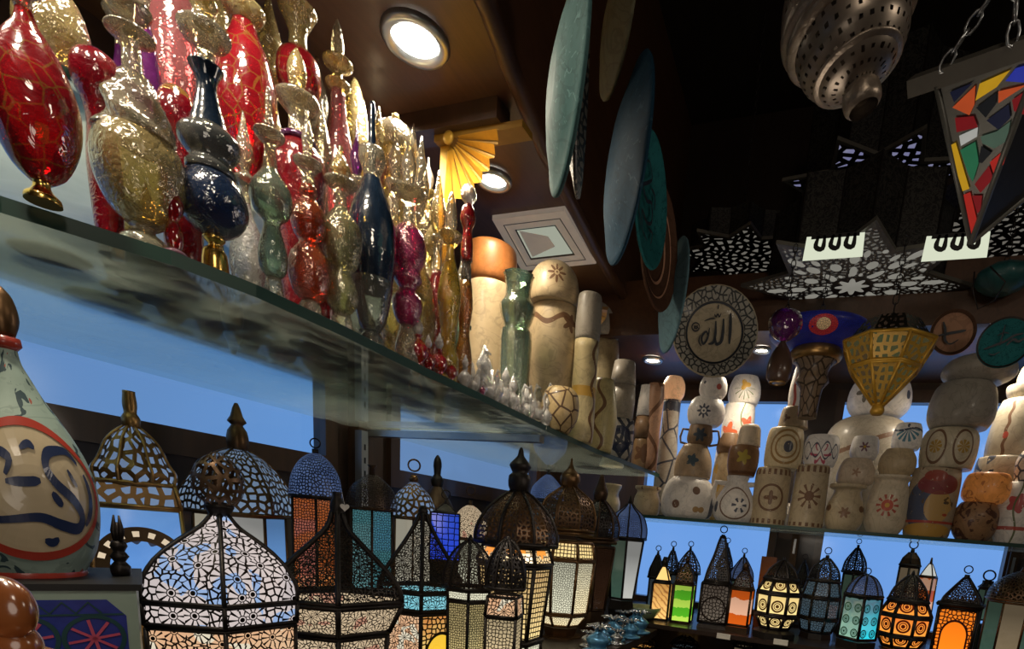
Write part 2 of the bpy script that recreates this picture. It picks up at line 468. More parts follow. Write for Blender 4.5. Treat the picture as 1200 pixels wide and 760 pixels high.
# painted alabaster, decorated by masks in surface space (uv: x centred, y up, both in heights of the piece)
def vase_mat(name, base=(.62, .52, .37), motifs=(), glow=0., mottle=.3, dark=.55, gc=None):
    m = start(name); x, y, uv = uvxy(); o = objc()
    cc = mixc(noise(o, 14, 5, 1.5), tuple(k * (1 - mottle) for k in base), tuple(min(1, k * (1 + mottle * .6)) for k in base))
    pit = noise(o, 45, 4, .5).gt(.58) * .3; cc = mixc(pit, cc, tuple(k * .6 for k in base))
    vein = (noise(o, 8, 3, 2) - .5).abs().lt(.018) * .4
    cc = mixc(vein, cc, tuple(k * dark for k in base))
    for mo in motifs:
        t, cx, cy, size, colr = mo[:5]; a = mo[5:]
        dx, dy = x - cx, y - cy
        if t == 'ell': k = (dx * dx * (1 / size ** 2) + dy * dy * (1 / a[0] ** 2)).sqrt(); mk = k.lt(1)
        elif t == 'ering': k = (dx * dx * (1 / size ** 2) + dy * dy * (1 / a[0] ** 2)).sqrt(); mk = (k - 1).abs().lt(.09)
        elif t == 'band': mk = dy.abs().lt(size)
        elif t == 'vine': mk = (dy - (x * a[0]).sin() * a[1]).abs().lt(size)
        elif t == 'vvine': mk = (dx - (y * a[0]).sin() * a[1]).abs().lt(size)
        elif t == 'teeth': mk = dy.abs().lt(size) * ((x * a[0]).sin().gt(0))
        elif t == 'cells': mk = voro(uv, a[0], dim='2D').lt(a[1])
        elif t == 'blots': mk = noise(uv, a[0], 2, 1).gt(a[1])
        else:
            r = (dx * dx + dy * dy).sqrt(); th = X.m('ARCTAN2', dy, dx)
            if t == 'flower': mk = (r - (th * a[0]).cos() * size * a[1]).lt(size) 
            elif t == 'ring': mk = (r - size).abs().lt(a[0])
            elif t == 'rays': mk = (r.lt(size)) * ((th * a[0]).cos().gt(a[1])) 
            elif t == 'fan': mk = (r.lt(size)) * (dy.lt(0)) * ((th * a[0]).cos().gt(a[1]))
            elif t == 'dotring': mk = (r - size).abs().lt(a[1]) * ((th * a[0]).cos().gt(.3))
        nzm = noise(o, 90, 2).gt(.3)
        cc = mixc(mk * nzm * .92, cc, colr)
    gz = 'glaze' in name
    out(pbsdf(cc, .7 if gz else .45, 0, bump(noise(o, 60, 3), .2, .002), 0 if gz else .1, cc if glow else None, glow, spec=.08 if gz else .35))  # glow: emission put into the stone colour, standing in for light through it
    MAT[name] = m; return m

# ------------------------------------------------------------------ pixel-measured shapes standing at real places
ZL, ZR, ZB, ZT, ZC, ZS = .30, .50, .09, -.40, -.42, 1.0   # left shelf, riser, back shelf, lantern ledge, counter, soffit
def prof(b, pts, zb=0.0):
    r = []
    for py, hw in pts:
        z = zb if py is None else zat(b[0], b[1], py) - b[2]
        r.append((max(1e-4, rat(b[0], b[1], b[2] + z, hw)), z))
    for i in range(1, len(r)):
        if r[i][1] < r[i - 1][1] - 1e-6 and False: pass
    return r
def facing(b): return math.atan2(-b[1], -b[0])
def sm(p, k=3):
    """smooth a profile (Catmull-Rom)"""
    if len(p) < 3: return p
    P = [p[0]] + p + [p[-1]]; Q = []
    for i in range(1, len(P) - 2):
        for j in range(k):
            t = j / k; q = []
            for c in (0, 1):
                a, b, d, e = P[i - 1][c], P[i][c], P[i + 1][c], P[i + 2][c]
                q.append(.5 * (2 * b + (d - a) * t + (2 * a - 5 * b + 4 * d - e) * t * t + (3 * b - a - 3 * d + e) * t ** 3))
            Q.append((max(1e-4, q[0]), q[1]))
    Q.append(p[-1]); return Q

def bottle(label, px, py, row, zs, parts, group=None, name='perfume_bottle', cat='perfume bottle', axis='X', seg=24):
    b = onX(px, py, row) if axis == 'X' else onY(px, py, row)
    b = Vector((b.x, b.y, zs)); t = thing(name, label, cat, b, group)
    for p in parts:
        pn, mt, pts = p[:3]; wob = p[3] if len(p) > 3 else None
        q = prof(b, pts)
        q = sm(q) if len(q) > 3 else q
        MB().lathe(q, seg, face=facing(b), wob=wob).build(pn, MAT[mt], t)
    return t
def flute(n, a): return lambda th, z: 1 + a * math.cos(n * th)
def twist(n, a, k): return lambda th, z: 1 + a * math.sin(n * th + k * z)

simple('foot glass', (.2, .1, .14), .15, coat=.5, var=.4)
# generic perfume bottle shapes, t from shelf to top, w in units of half width
SH = {
 'onion':   ([(0, .45), (.02, .5), (.05, .35), (.09, .6), (.2, .97), (.3, 1), (.42, .75), (.5, .35), (.56, .25)], [(.54, .26), (.62, .24), (.66, .5), (.68, .62), (.70, .4), (.72, .16)], [(.70, .14), (.74, .3), (.8, .5), (.85, .4), (.92, .22), (1, .05)]),
 'double':  ([(0, .6), (.02, .65), (.05, .5), (.12, .75), (.2, .8), (.28, .6), (.33, .42), (.4, .85), (.48, 1), (.56, .8), (.62, .35), (.66, .25)], [(.65, .26), (.74, .22), (.77, .55), (.79, .6), (.8, .3)], [(.79, .12), (.82, .3), (.87, .44), (.91, .3), (.95, .1), (1, .07)]),
 'tear':    ([(0, .4), (.02, .5), (.05, .42), (.14, .7), (.26, 1), (.36, .92), (.48, .6), (.56, .34)], [(.55, .36), (.6, .3), (.68, .3), (.7, .5), (.72, .3)], [(.7, .12), (.74, .4), (.8, .55), (.86, .42), (.93, .2), (1, .05)]),
 'slim':    ([(0, .7), (.02, .75), (.05, .5), (.1, .7), (.25, 1), (.4, .8), (.52, .5), (.58, .4)], [(.57, .45), (.62, .6), (.66, .9), (.68, 1.), (.69, .4)], [(.68, .2), (.75, .5), (.85, .6), (.94, .3), (1, .05)]),
 'globe':   ([(0, .4), (.03, .4), (.06, .25), (.1, .5), (.2, .95), (.3, 1.05), (.4, .9), (.5, .4), (.54, .25)], [(.53, .25), (.6, .2), (.63, .45), (.65, .5), (.66, .3)], [(.65, .14), (.69, .4), (.76, .55), (.84, .4), (.92, .14), (1, .04)]),
}
def gbottle(label, shape, px, py, row, zs, ytop, hw, mat, mat2='clear glass', mat3='gold tinted glass', group=None, seg=20, wob=None, name='perfume_bottle', cat='perfume bottle', foot=1.15):
    b = onX(px, py, row); b = Vector((b.x, b.y, zs)); H = zat(b.x, b.y, ytop) - zs; r = rat(b.x, b.y, zs + H * .3, hw)
    t = thing(name, label, cat, b, group)
    if foot: MB().lathe([(r * foot, .0003), (r * foot * 1.02, .003), (r * .6, .008)], 24).build('foot', MAT['foot glass' if mat2 == 'clear glass' else 'purple glass'], t)
    for pn, mt, q, wb in (('body', mat, SH[shape][0], wob), ('collar', mat2, SH[shape][1], None), ('stopper', mat3, SH[shape][2], None)):
        MB().lathe(sm([(w * r, k * H) for k, w in q], 2), seg, face=facing(b), wob=wb).build(pn, MAT[mt], t)
    return t

# ================================================================== ROOM
def struct(name, mb, mat): return tag(mb.build(name, MAT[mat]), kind='structure')
XW, YW = -1.66, 3.3
struct('floor', MB().box((XW - .1, -1.6, -1.65), (3.2, YW + .1, -1.6)), 'floor wood')
struct('ceiling', MB().box((XW - .1, -1.6, 2.15), (3.2, YW + .1, 2.2)), 'black ceiling')
struct('wall_right', MB().box((3.1, -1.6, -1.6), (3.2, YW + .1, 2.15)), 'wall wood')
struct('wall_front', MB().box((XW - .1, -1.7, -1.6), (3.2, -1.6, 2.15)), 'wall wood')
# left wall with two panes: rails and posts around real openings
p1 = onX(375, 500, XW + .0).y; p2 = onX(463, 540, XW).y
zlo = zat(XW, onX(373, 533, XW).y, 533)
mb = MB()
mb.box((XW - .1, -1.6, -1.6), (XW, YW + .1, zlo)); mb.box((XW - .1, -1.6, .56), (XW, YW + .1, 2.15))
mb.box((XW - .1, -1.6, zlo), (XW, -.9, .56)); mb.box((XW - .1, p1, zlo), (XW, p2, .56)); mb.box((XW - .1, 3.0, zlo), (XW, YW + .1, .56))
struct('wall_left', mb, 'wall wood')
def pane(name, pts, mat):
    L = (Vector(pts[1]) - Vector(pts[0])).length; H = (Vector(pts[3]) - Vector(pts[0])).length
    m = MB(); m.poly(pts, [(0, 0), (L, 0), (L, H), (0, H)]); return struct(name, m, mat)
pane('window_1', [(XW - .03, -.9, zlo), (XW - .03, p1, zlo), (XW - .03, p1, .56), (XW - .03, -.9, .56)], 'window pane')
pane('window_2', [(XW - .03, p2, zlo), (XW - .03, 3.0, zlo), (XW - .03, 3.0, .56), (XW - .03, p2, .56)], 'window pane')
mb = MB()
for y0, y1 in ((-.9, p1), (p2, 3.0)):
    mb.box((XW, y0 - .05, zlo - .07), (XW + .025, y1 + .05, zlo)); mb.box((XW, y0 - .05, .56), (XW + .025, y1 + .05, .84))
    mb.box((XW, y0 - .05, zlo), (XW + .025, y0, .56)); mb.box((XW, y1, zlo), (XW + .025, y1 + .05, .56))
struct('trim_1', mb, 'frame wood')
struct('trim_2', MB().box((XW, p1 + .12, -.4), (XW + .05, p2 - .12, 1.)), 'frame wood')
# back wall
xa0, xa1 = onY(752, 612, YW).x, onY(903, 620, YW).x
xb0, xb1 = onY(966, 625, YW).x, onY(1180, 638, YW).x
zw0, zw1 = zat(0, YW, 722), zat(xa1, YW, 472)
mb = MB(); mb.box((XW - .1, YW, -1.6), (3.2, YW + .1, zw0)); mb.box((XW - .1, YW, zw1), (3.2, YW + .1, 2.15))
for a, b_ in ((XW - .1, xa0), (xa1, xb0), (xb1, xb1 + .12), (xb1 + 1.0, 3.2)): mb.box((a, YW, zw0), (b_, YW + .1, zw1))
struct('wall_back', mb, 'wall wood')
for i, (a, b_) in enumerate(((xa0, xa1), (xb0, xb1), (xb1 + .12, xb1 + 1.0))):
    pane('window_%d' % (i + 3), [(a, YW + .03, zw0), (b_, YW + .03, zw0), (b_, YW + .03, zw1), (a, YW + .03, zw1)], 'back window pane')
mb = MB()
for a, b_ in ((xa0, xa1), (xb0, xb1), (xb1 + .12, xb1 + 1.0)):
    mb.box((a - .04, YW - .03, zw1), (b_ + .04, YW, zw1 + .06)); mb.box((a - .04, YW - .03, zw0 - .05), (b_ + .04, YW, zw0))
    mb.box((a - .04, YW - .03, zw0), (a, YW, zw1)); mb.box((b_, YW - .03, zw0), (b_ + .04, YW, zw1))
struct('trim_3', mb, 'frame wood')

# soffit over the left shelf (its free edge bows) and over the back wall
edge = [onZ(px, py, ZS) for px, py in ((548, -60), (575, 0), (600, 70), (640, 170), (700, 290), (745, 365))]
edge = [Vector((-.62, -1.6, ZS)), Vector((-.66, .4, ZS))] + edge + [Vector((edge[-1].x - .02, YW, ZS))]
mb = MB()
def strip(mb, pts, x0, z0, z1):
    for a, b_ in zip(pts[:-1], pts[1:]):
        mb.poly([(x0, a.y, z0), (a.x, a.y, z0), (b_.x, b_.y, z0), (x0, b_.y, z0)])
        mb.poly([(a.x, a.y, z0), (a.x, a.y, z1), (b_.x, b_.y, z1), (b_.x, b_.y, z0)])
        mb.poly([(x0, a.y, z1), (x0, b_.y, z1), (b_.x, b_.y, z1), (a.x, a.y, z1)])
strip(mb, edge, XW, ZS, 2.15)
struct('trim_4', mb, 'soffit wood')
# rounded moulding running along that edge
struct('trim_5', MB().tube([p + Vector((-.01, 0, .0)) for p in edge], .022, 8), 'soffit wood')
ZS2 = .86
mb = MB(); mb.box((XW, 2.45, ZS2), (3.1, YW, 1.05)); struct('trim_6', mb, 'soffit wood')
struct('trim_7', MB().box((XW, 2.43, ZS2 - .03), (3.1, 2.47, ZS2 + .06)), 'soffit wood')
# cross beam above the brass fan
bq = onZ(550, 130, ZS); 
struct('trim_8', MB().box((XW, bq.y - .03, ZS - .045), (bq.x + .1, bq.y + .03, ZS)), 'frame wood')

# ------------------------------------------------------------------ lamps in the soffits, and added fill lights
def downlight(px, py, z, hw, label, power=6):
    b = onZ(px, py, z); r = rat(b.x, b.y, b.z, hw) 
    t = thing('ceiling_light', label, 'ceiling light', b, 'round downlights in the wooden soffits')
    MB().lathe([(r * 1.0, -.001), (r * 1.02, -.008), (r * .92, -.016), (r * .72, -.014), (r * .66, -.004)], 32, caps=(False, False)).build('bezel', MAT['steel'], t)
    MB().lathe([(1e-4, -.006), (r * .68, -.006)], 32, caps=(False, False)).build('lamp_disc', MAT['lamp white'], t)
    l = bpy.data.lights.new('spot', 'SPOT'); l.energy = power; l.spot_size = 2.6; l.spot_blend = .6; l.shadow_soft_size = .05; l.color = (1, .86, .66)
    o = bpy.data.objects.new('spot', l); col.objects.link(o); o.location = (b.x, b.y, b.z - .03); o['kind'] = 'structure'
downlight(487, 43, ZS, 41, 'large chrome-rimmed round downlight in the soffit above the perfume bottles', 22)
downlight(578, 208, ZS, 22, 'round downlight in the soffit just right of the golden fan bracket', 10)
downlight(717, 400, ZS, 9, 'small glowing downlight above the far end of the left shelf', 8)
downlight(765, 420, ZS2, 12, 'small downlight above the corner where the two shelves meet', 10)
downlight(893, 408, ZS2, 11, 'small downlight right of the round calligraphy plate', 10)
for x, y, e in ((.55, 2.75, 14), (1.3, 2.75, 8), (-1.25, .3, 16), (-1.2, 1.3, 12), (-1.2, 2.2, 9), (-.8, .2, 18), (-.85, .6, 12)):  # extra spots without fixtures, added to brighten bottles and pots
    l = bpy.data.lights.new('spot', 'SPOT'); l.energy = e; l.spot_size = 2.6; l.spot_blend = .6; l.shadow_soft_size = .05; l.color = (1, .86, .66)
    o = bpy.data.objects.new('spot', l); col.objects.link(o); o.location = (x, y, ZS2 - .05 if y > 2.5 else ZS - .05)
def fill_point(x, y, z, e, c, r=.15):  # added fill light, hangs free with no fixture
    l = bpy.data.lights.new('lamp', 'POINT'); l.energy = e; l.color = c; l.shadow_soft_size = r
    o = bpy.data.objects.new('lamp', l); col.objects.link(o); o.location = (x, y, z)
fill_point(.3, -.3, 1.1, 10, (1, .85, .68)); fill_point(1.2, .9, .9, 7, (1, .86, .7)); fill_point(-.1, 1.4, .2, 2.5, (1, .85, .7)); fill_point(-.1, -.15, .05, 2.2, (1, .88, .75))  # unseen fills that brighten the room and the left foreground
w = bpy.data.worlds.new('world'); sc.world = w; w.use_nodes = True
w.node_tree.nodes['Background'].inputs[0].default_value = (.03, .03, .035, 1); w.node_tree.nodes['Background'].inputs[1].default_value = .5

# square recessed fixture
q = [onZ(px, py, ZS) for px, py in ((577, 252), (662, 241), (699, 304), (612, 313))]
ctr = sum(q, Vector()) / 4; ctr.z = ZS
t = thing('ceiling_spotlight', 'square white-framed recessed spotlight fixture in the wooden soffit', 'ceiling light', ctr)
def frame_ring(mb, q, s0, s1, z0, z1):
    for i in range(4):
        a, b_ = q[i], q[(i + 1) % 4]
        P = [a * s0, b_ * s0, b_ * s1, a * s1]
        mb.poly([(p.x, p.y, z1 if k > 1 else z0) for k, p in enumerate(P)])
ql = [p - ctr for p in q]; mb = MB()
frame_ring(mb, ql, 1, 1, 0, -.012)
for a in range(4):
    A, B = ql[a], ql[(a + 1) % 4]
    mb.poly([(A.x, A.y, 0), (B.x, B.y, 0), (B.x, B.y, -.014), (A.x, A.y, -.014)])
frame_ring(mb, ql, 1, .8, -.014, -.014); frame_ring(mb, ql, .8, .78, -.014, -.006); frame_ring(mb, ql, .78, .58, -.006, -.012)
mb.build('frame', MAT['glowing white trim'], t)
mb = MB(); frame_ring(mb, ql, .8, .775, -.0145, -.0145); frame_ring(mb, ql, .58, .55, -.0125, -.0125); mb.build('rim_line', MAT['black'], t)
MB().poly([(p.x * .56, p.y * .56, -.008) for p in ql]); mb = MB(); mb.poly([(p.x * .56, p.y * .56, -.008) for p in ql]); mb.build('glass', MAT['soft lamp'], t)
mb = MB(); mb.poly([(ql[i].x * s, ql[i].y * s, -.0095) for i, s in ((0, .5), (1, .2), (2, .2), (3, .5))]); mb.build('reflector', MAT['glowing white trim'], t)

# ------------------------------------------------------------------ golden fan brackets
def fan(px, py, R, label, post=True, mat='gold paint', ph0=0, ph1=-95):
    h = onZ(px, py, ZS); y = h.y - .04; s = -h.y and 1; r = R * h.length / F * .8
    t = thing('fan_bracket', label, 'bracket', (h.x, y, ZS), 'fan-shaped brackets under the soffit')
    if post:
        MB().box((-.045, -.0, ZL - ZS + .0), (-.017, .02, -.0)).build('post', MAT[mat], t)
        MB().box((-.05, -.02, -.06), (r * 1.35, .03, -.045)).build('capital', MAT['gold edge'], t)
    n = 8; mb = MB(); me = MB(); y0 = -.03
    for i in range(n):
        a0 = math.radians(ph0 + (ph1 - ph0) * i / n); a1 = math.radians(ph0 + (ph1 - ph0) * (i + .78) / n); am = (a0 + a1) / 2; a2 = math.radians(ph0 + (ph1 - ph0) * (i + 1) / n)
        z0 = -.065
        def P(a, rr, yy): return (rr * math.cos(a) + .004, yy, z0 + rr * math.sin(a))
        mb.poly([P(a0, r * .2, y0), P(a0, r * .96, y0), P(am, r, y0 - .022), P(am, r * .2, y0 - .006)])
        mb.poly([P(am, r * .2, y0 - .006), P(am, r, y0 - .022), P(a1, r * .96, y0), P(a1, r * .2, y0)])
        me.poly([P(a1, r * .2, y0 + .003), P(a1, r * .94, y0 + .003), P(a2, r * .94, y0 + .003), P(a2, r * .2, y0 + .003)])
    for i in range(12):
        a0 = math.radians(ph0 + (ph1 - ph0) * i / 12); a1 = math.radians(ph0 + (ph1 - ph0) * (i + 1) / 12)
    mb.build('fan_blades', MAT[mat], t); me.build('fan_grooves', MAT['gold edge'], t)
    MB().lathe([(r * .1, 0), (r * .1, .004), (r * .05, .006)], 16, mat=Matrix.Rotation(PI / 2, 3, 'X').to_4x4()).build('hub', MAT[mat], t, (.004, y0 + .0, -.065))
fan(545, 150, 62, 'golden carved fan bracket on a golden post under the soffit')
fan(686, 346, 42, 'small pale carved fan bracket farther along the soffit', False, 'pale wood', -5, -175)

# ------------------------------------------------------------------ glass shelves
fe = [onZ(px, py, ZL) for px, py in ((0, 229), (200, 293), (300, 333), (400, 380), (500, 431), (560, 459), (640, 498), (700, 526), (775, 556))]
fe = [Vector((-.96, .1, ZL))] + fe; mid = 7
def slab(pts, x0, z0, z1):
    m = MB(); n = len(pts)
    m.poly([(p.x, p.y, z0) for p in pts] + [(x0, pts[-1].y, z0), (x0, pts[0].y, z0)])
    m.poly([(x0, pts[0].y, z1), (x0, pts[-1].y, z1)] + [(p.x, p.y, z1) for p in pts[::-1]])
    return m
for nm, pts, lab in (('near', fe[:mid + 1], 'long thick glass shelf holding the perfume bottles, nearer pane'), ('far', [fe[mid] + Vector((0, .004, 0))] + fe[mid + 1:], 'far glass shelf pane holding the pale stone jars along the left wall')):
    t = thing('glass_shelf', lab, 'shelf', (0, 0, 0))
    slab(pts, XW + .01, ZL - .014, ZL - .0005).build('pane', MAT['shelf glass'], t)
    m = MB()
    for a, b_ in zip(pts[:-1], pts[1:]):
        m.poly([(a.x, a.y, ZL - .017), (b_.x, b_.y, ZL - .017), (b_.x, b_.y, ZL), (a.x, a.y, ZL)])
        m.poly([(a.x + .0, a.y, ZL), (b_.x, b_.y, ZL), (b_.x - .006, b_.y, ZL + .0005), (a.x - .006, a.y, ZL + .0005)])
    m.build('polished_edge', MAT['shelf edge'], t)
t = thing('glass_riser', 'narrow raised glass shelf behind the front row of perfume bottles', 'shelf', (0, 0, 0))
MB().box((XW + .01, .1, ZR - .01), (-.965, 1.36, ZR - .0005)).build('pane', MAT['shelf glass'], t)
MB().box((-.965, .1, ZR - .01), (-.961, 1.36, ZR)).build('polished_edge', MAT['shelf edge'], t)
# back shelves
t = thing('glass_shelf', 'glass shelf along the back wall holding painted pots', 'shelf', (0, 0, 0))
xs0, xs1 = -1.3, 1.9
MB().box((xs0, 2.5, ZB - .012), (xs1, YW - .03, ZB - .0005)).build('pane', MAT['shelf glass'], t)
MB().box((xs0, 2.494, ZB - .014), (xs1, 2.5, ZB)).build('polished_edge', MAT['shelf edge'], t)
tag(MB().box((XW, 2.46, ZT - .02), (xs1 + .3, YW - .03, ZT)).build('lantern_ledge', MAT['dark wood']), 'dark wooden ledge under the small glowing lanterns at the back wall', 'shelf')
tag(MB().box((XW, 2.62, -.8), (xs1 + .3, YW - .03, -.77)).build('lower_ledge', MAT['dark wood']), 'lowest dark wooden ledge below the small lanterns', 'shelf')
tag(MB().box((XW, -.3, ZC - .03), (-.66, 2.44, ZC)).build('counter', MAT['dark wood']), 'dark counter carrying the big pierced lanterns under the glass shelf', 'counter')
# shelf uprights (metal standards) and brackets
for px, py, lab in ((425, 520, 'slotted metal shelf upright on the left wall between the windows'),):
    b = onX(px, py, XW + .08)
    t = thing('shelf_upright', lab, 'shelf upright', (XW + .075, b.y, ZC))
    MB().box((-.015, -.015, 0), (.015, .015, ZL - ZC - .03)).build('post', MAT['steel'], t)
    for k in range(14): MB().box((.0152, -.004, .04 + k * .045), (.0155, .004, .06 + k * .045)).build('slot', MAT['black'], t)
tag(MB().box((XW + .06, onX(440, 500, XW + .08).y - .02, ZL - .04), (-.9, onX(440, 500, XW + .08).y + .01, ZL - .018)).build('shelf_bracket', MAT['steel']), 'grey metal bracket beneath the long glass shelf near its joint', 'shelf bracket')
for px, lab in ((931, 'metal upright holding the back shelf between the two windows'), (1192, 'metal upright holding the back shelf right of the right window')):
    b = onY(px, 640, YW - .06)
    t = thing('shelf_upright', lab, 'shelf upright', (b.x, YW - .05, ZT))
    MB().box((-.018, -.01, 0), (.018, .012, ZB - ZT - .015)).build('post', MAT['brown iron'], t)
    MB().box((-.006, -.012, ZB - ZT - .12), (.006, -.0102, ZB - ZT - .04)).build('slot', MAT['steel'], t)
for px, py in ((848, 745), (915, 752)):
    b = onY(px, py, 2.455 if py > 700 else 2.49)
    tag(MB().box((-.03, -.004, -.012), (.03, 0, .012)).build('price_tag', MAT['tag paper'], None, b), 'small blank white price tag on the shelf edge', 'price tag', 'price tags on the back shelf edges')

# ================================================================== PERFUME BOTTLES
XF = -.865
bottle('big round ruby red perfume bottle with gold foot at the left picture edge', 42, 150, XF, ZL, [
  ('foot', 'gold metal', [(None, 24), (231, 23), (224, 14), (216, 11), (208, 16)]),
  ('body', 'red glass', [(214, 14), (200, 33), (172, 50), (140, 59), (105, 58), (70, 45), (45, 30), (28, 17), (10, 11), (-15, 10)]),
  ('collar', 'clear glass', [(12, 12), (2, 17), (-10, 22), (-18, 26), (-20, 14)])])
bottle('clear glass perfume bottle with twisted ribbon shoulder and round golden belly', 163, 190, XF - .01, ZL, [
  ('foot', 'clear glass', [(None, 34), (283, 30), (272, 14), (262, 20)]),
  ('body', 'gold tinted glass', [(266, 20), (250, 40), (220, 55), (190, 58), (170, 52), (160, 44)]),
  ('twisted_shoulder', 'swirled clear glass', [(166, 48), (150, 45), (135, 38), (120, 36), (105, 29), (96, 24), (88, 16)], twist(3, .16, 150)),
  ('neck', 'clear glass', [(90, 13), (70, 13), (50, 12), (46, 20), (42, 31), (38, 30), (35, 16)]),
  ('stopper', 'swirled clear glass', [(40, 9), (28, 10), (20, 22), (8, 30), (-4, 20), (-20, 6)])])
bottle('dark navy bottle with round blue belly, gold foot and clear cup neck', 247, 200, XF + .01, ZL, [
  ('foot', 'gold metal', [(None, 17), (297, 15), (288, 7), (280, 14), (274, 8)]),
  ('body', 'blue glass', [(278, 12), (268, 30), (250, 43), (232, 44), (214, 36), (204, 25)]),
  ('shoulder', 'grey glass', [(206, 30), (198, 31), (190, 25), (176, 36), (162, 38), (150, 24)]),
  ('neck', 'navy glass', [(190, 22), (165, 28), (150, 24), (130, 18), (110, 13), (96, 13), (84, 19), (79, 22), (77, 18)]),
  ('collar', 'clear glass', [(79, 9), (60, 10), (50, 26), (40, 33), (34, 31), (28, 14)]),
  ('stopper', 'gold tinted glass', [(30, 13), (20, 15), (14, 12), (4, 18), (-10, 12), (-25, 3)])])
bottle('pale green double gourd bottle with thin spike stopper', 318, 240, XF, ZL, [
  ('foot', 'clear glass', [(None, 13), (329, 10), (322, 7)]),
  ('body', 'pale green glass', [(326, 8), (316, 16), (298, 18), (280, 14), (262, 10), (252, 20), (236, 26), (220, 24), (206, 14), (198, 9)]),
  ('collar', 'clear glass', [(200, 9), (184, 8), (172, 7), (162, 17), (156, 19), (152, 10)]),
  ('stopper', 'clear glass', [(154, 4), (146, 7), (136, 4), (118, 3.5), (102, 2)])])
bottle('orange red bottle of three stacked bulbs with wide clear neck cup', 362, 270, XF, ZL, [
  ('foot', 'clear glass', [(None, 15), (358, 13), (350, 8)]),
  ('body', 'orange red glass', [(354, 10), (344, 20), (320, 26), (300, 22), (286, 12), (276, 18), (260, 22), (244, 18), (234, 9), (226, 11), (218, 9)]),
  ('collar', 'clear glass', [(222, 8), (204, 8), (196, 15), (190, 18), (187, 9)]),
  ('stopper', 'clear glass', [(190, 4), (174, 6), (160, 7), (144, 3), (130, 2)])])
bottle('olive glass bottle with two bulbs and a little flower stopper', 400, 290, XF + .01, ZL, [
  ('foot', 'clear glass', [(None, 14), (374, 12), (364, 7)]),
  ('body', 'olive glass', [(368, 9), (355, 19), (336, 19), (320, 12), (308, 20), (286, 25), (266, 24), (252, 13), (244, 8)]),
  ('collar', 'clear glass', [(248, 8), (228, 7), (218, 18), (213, 20), (209, 9)]),
  ('stopper', 'gold tinted glass', [(212, 5), (202, 12), (192, 10), (182, 4), (172, 3)])])
bottle('dark navy teardrop bottle engraved with a star, black rod stopper', 436, 270, XF - .02, ZL, [
  ('foot', 'grey glass', [(None, 17), (398, 15), (386, 9)]),
  ('lower_body', 'grey glass', [(390, 9), (375, 17), (350, 22), (334, 25), (326, 24)]),
  ('body', 'navy glass', [(340, 23), (320, 26), (295, 29), (265, 28), (240, 22), (220, 14), (208, 10)]),
  ('collar', 'clear glass', [(214, 11), (205, 10), (190, 16), (178, 16), (174, 12)]),
  ('stopper', 'navy glass', [(200, 4), (172, 5), (150, 4), (126, 3.5), (119, 2)])])
bottle('magenta bottle of three stacked bulbs with clear disc neck', 478, 300, XF, ZL, [
  ('foot', 'clear glass', [(None, 15), (402, 13), (380, 8)]),
  ('body', 'magenta glass', [(384, 6), (372, 15), (352, 18), (340, 10), (328, 17), (316, 15), (306, 20), (288, 22), (272, 17), (262, 7)]),
  ('collar', 'clear glass', [(266, 7), (240, 7), (230, 17), (224, 21), (220, 8)]),
  ('stopper', 'clear glass', [(222, 5), (206, 8), (192, 9), (178, 5), (168, 2)])])
bottle('slender yellow glass bottle with clear flame stopper', 527, 330, XF, ZL, [
  ('body', 'yellow glass', [(None, 12), (420, 13), (400, 8), (370, 12), (345, 14), (320, 10), (300, 5), (284, 4)]),
  ('collar', 'gold tinted glass', [(288, 6), (280, 12), (274, 14), (271, 5)]),
  ('stopper', 'clear glass', [(274, 3), (262, 7), (244, 6), (226, 2)])])
bottle('red glass figurine bottle beside the slender yellow bottle', 546, 330, XF - .02, ZL, [
  ('body', 'amber glass', [(None, 8), (420, 10), (390, 6), (360, 9), (330, 7)]),
  ('middle', 'grey glass', [(334, 6), (315, 6), (305, 5)]),
  ('neck', 'red glass', [(306, 7), (286, 7), (270, 5), (258, 9), (245, 7), (238, 3)]),
  ('stopper', 'crystal glass', [(240, 3), (232, 9), (222, 8), (216, 3)])])
# second row, between and behind the front ones, on the shelf
R2 = -.95
SPEC = [
 ('small pink and clear bottle low beside the golden belly bottle', 'double', 203, 262, XF + .02, ZL, 170, 14, 'red glass', 'clear glass', 'clear glass'),
 ('crystal cut bottle low behind the green double gourd bottle', 'onion', 290, 280, R2, ZL, 130, 22, 'crystal glass', 'clear glass', 'clear glass'),
 ('dark red teardrop bottle behind the olive bottle', 'tear', 378, 250, R2, ZL, 120, 22, 'deep red glass', 'clear glass', 'clear glass'),
 ('clear bottle with lilac tint between olive and navy teardrop bottles', 'double', 418, 250, R2, ZL, 150, 18, 'grey glass', 'clear glass', 'purple glass'),
 ('clear glass bottle just right of the navy teardrop bottle', 'double', 463, 300, R2, ZL, 150, 20, 'gold tinted glass', 'clear glass', 'clear glass'),
 ('golden clear bottle with tall spike behind the magenta bottle', 'onion', 492, 300, R2, ZL, 160, 20, 'gold tinted glass', 'clear glass', 'clear glass'),
 ('dark red bottle peeking out right of the magenta bottle', 'tear', 512, 330, R2 + .01, ZL, 200, 17, 'deep red glass', 'clear glass', 'gold tinted glass'),
 ('small yellow bottle behind the slender yellow bottle', 'onion', 520, 360, R2, ZL, 250, 16, 'yellow glass', 'gold tinted glass', 'gold tinted glass'),
 ('green tinted small bottle low between yellow and red bottles', 'globe', 540, 380, R2 + .03, ZL, 290, 12, 'pale green glass', 'clear glass', 'clear glass'),
]
for s in SPEC: gbottle(*s)
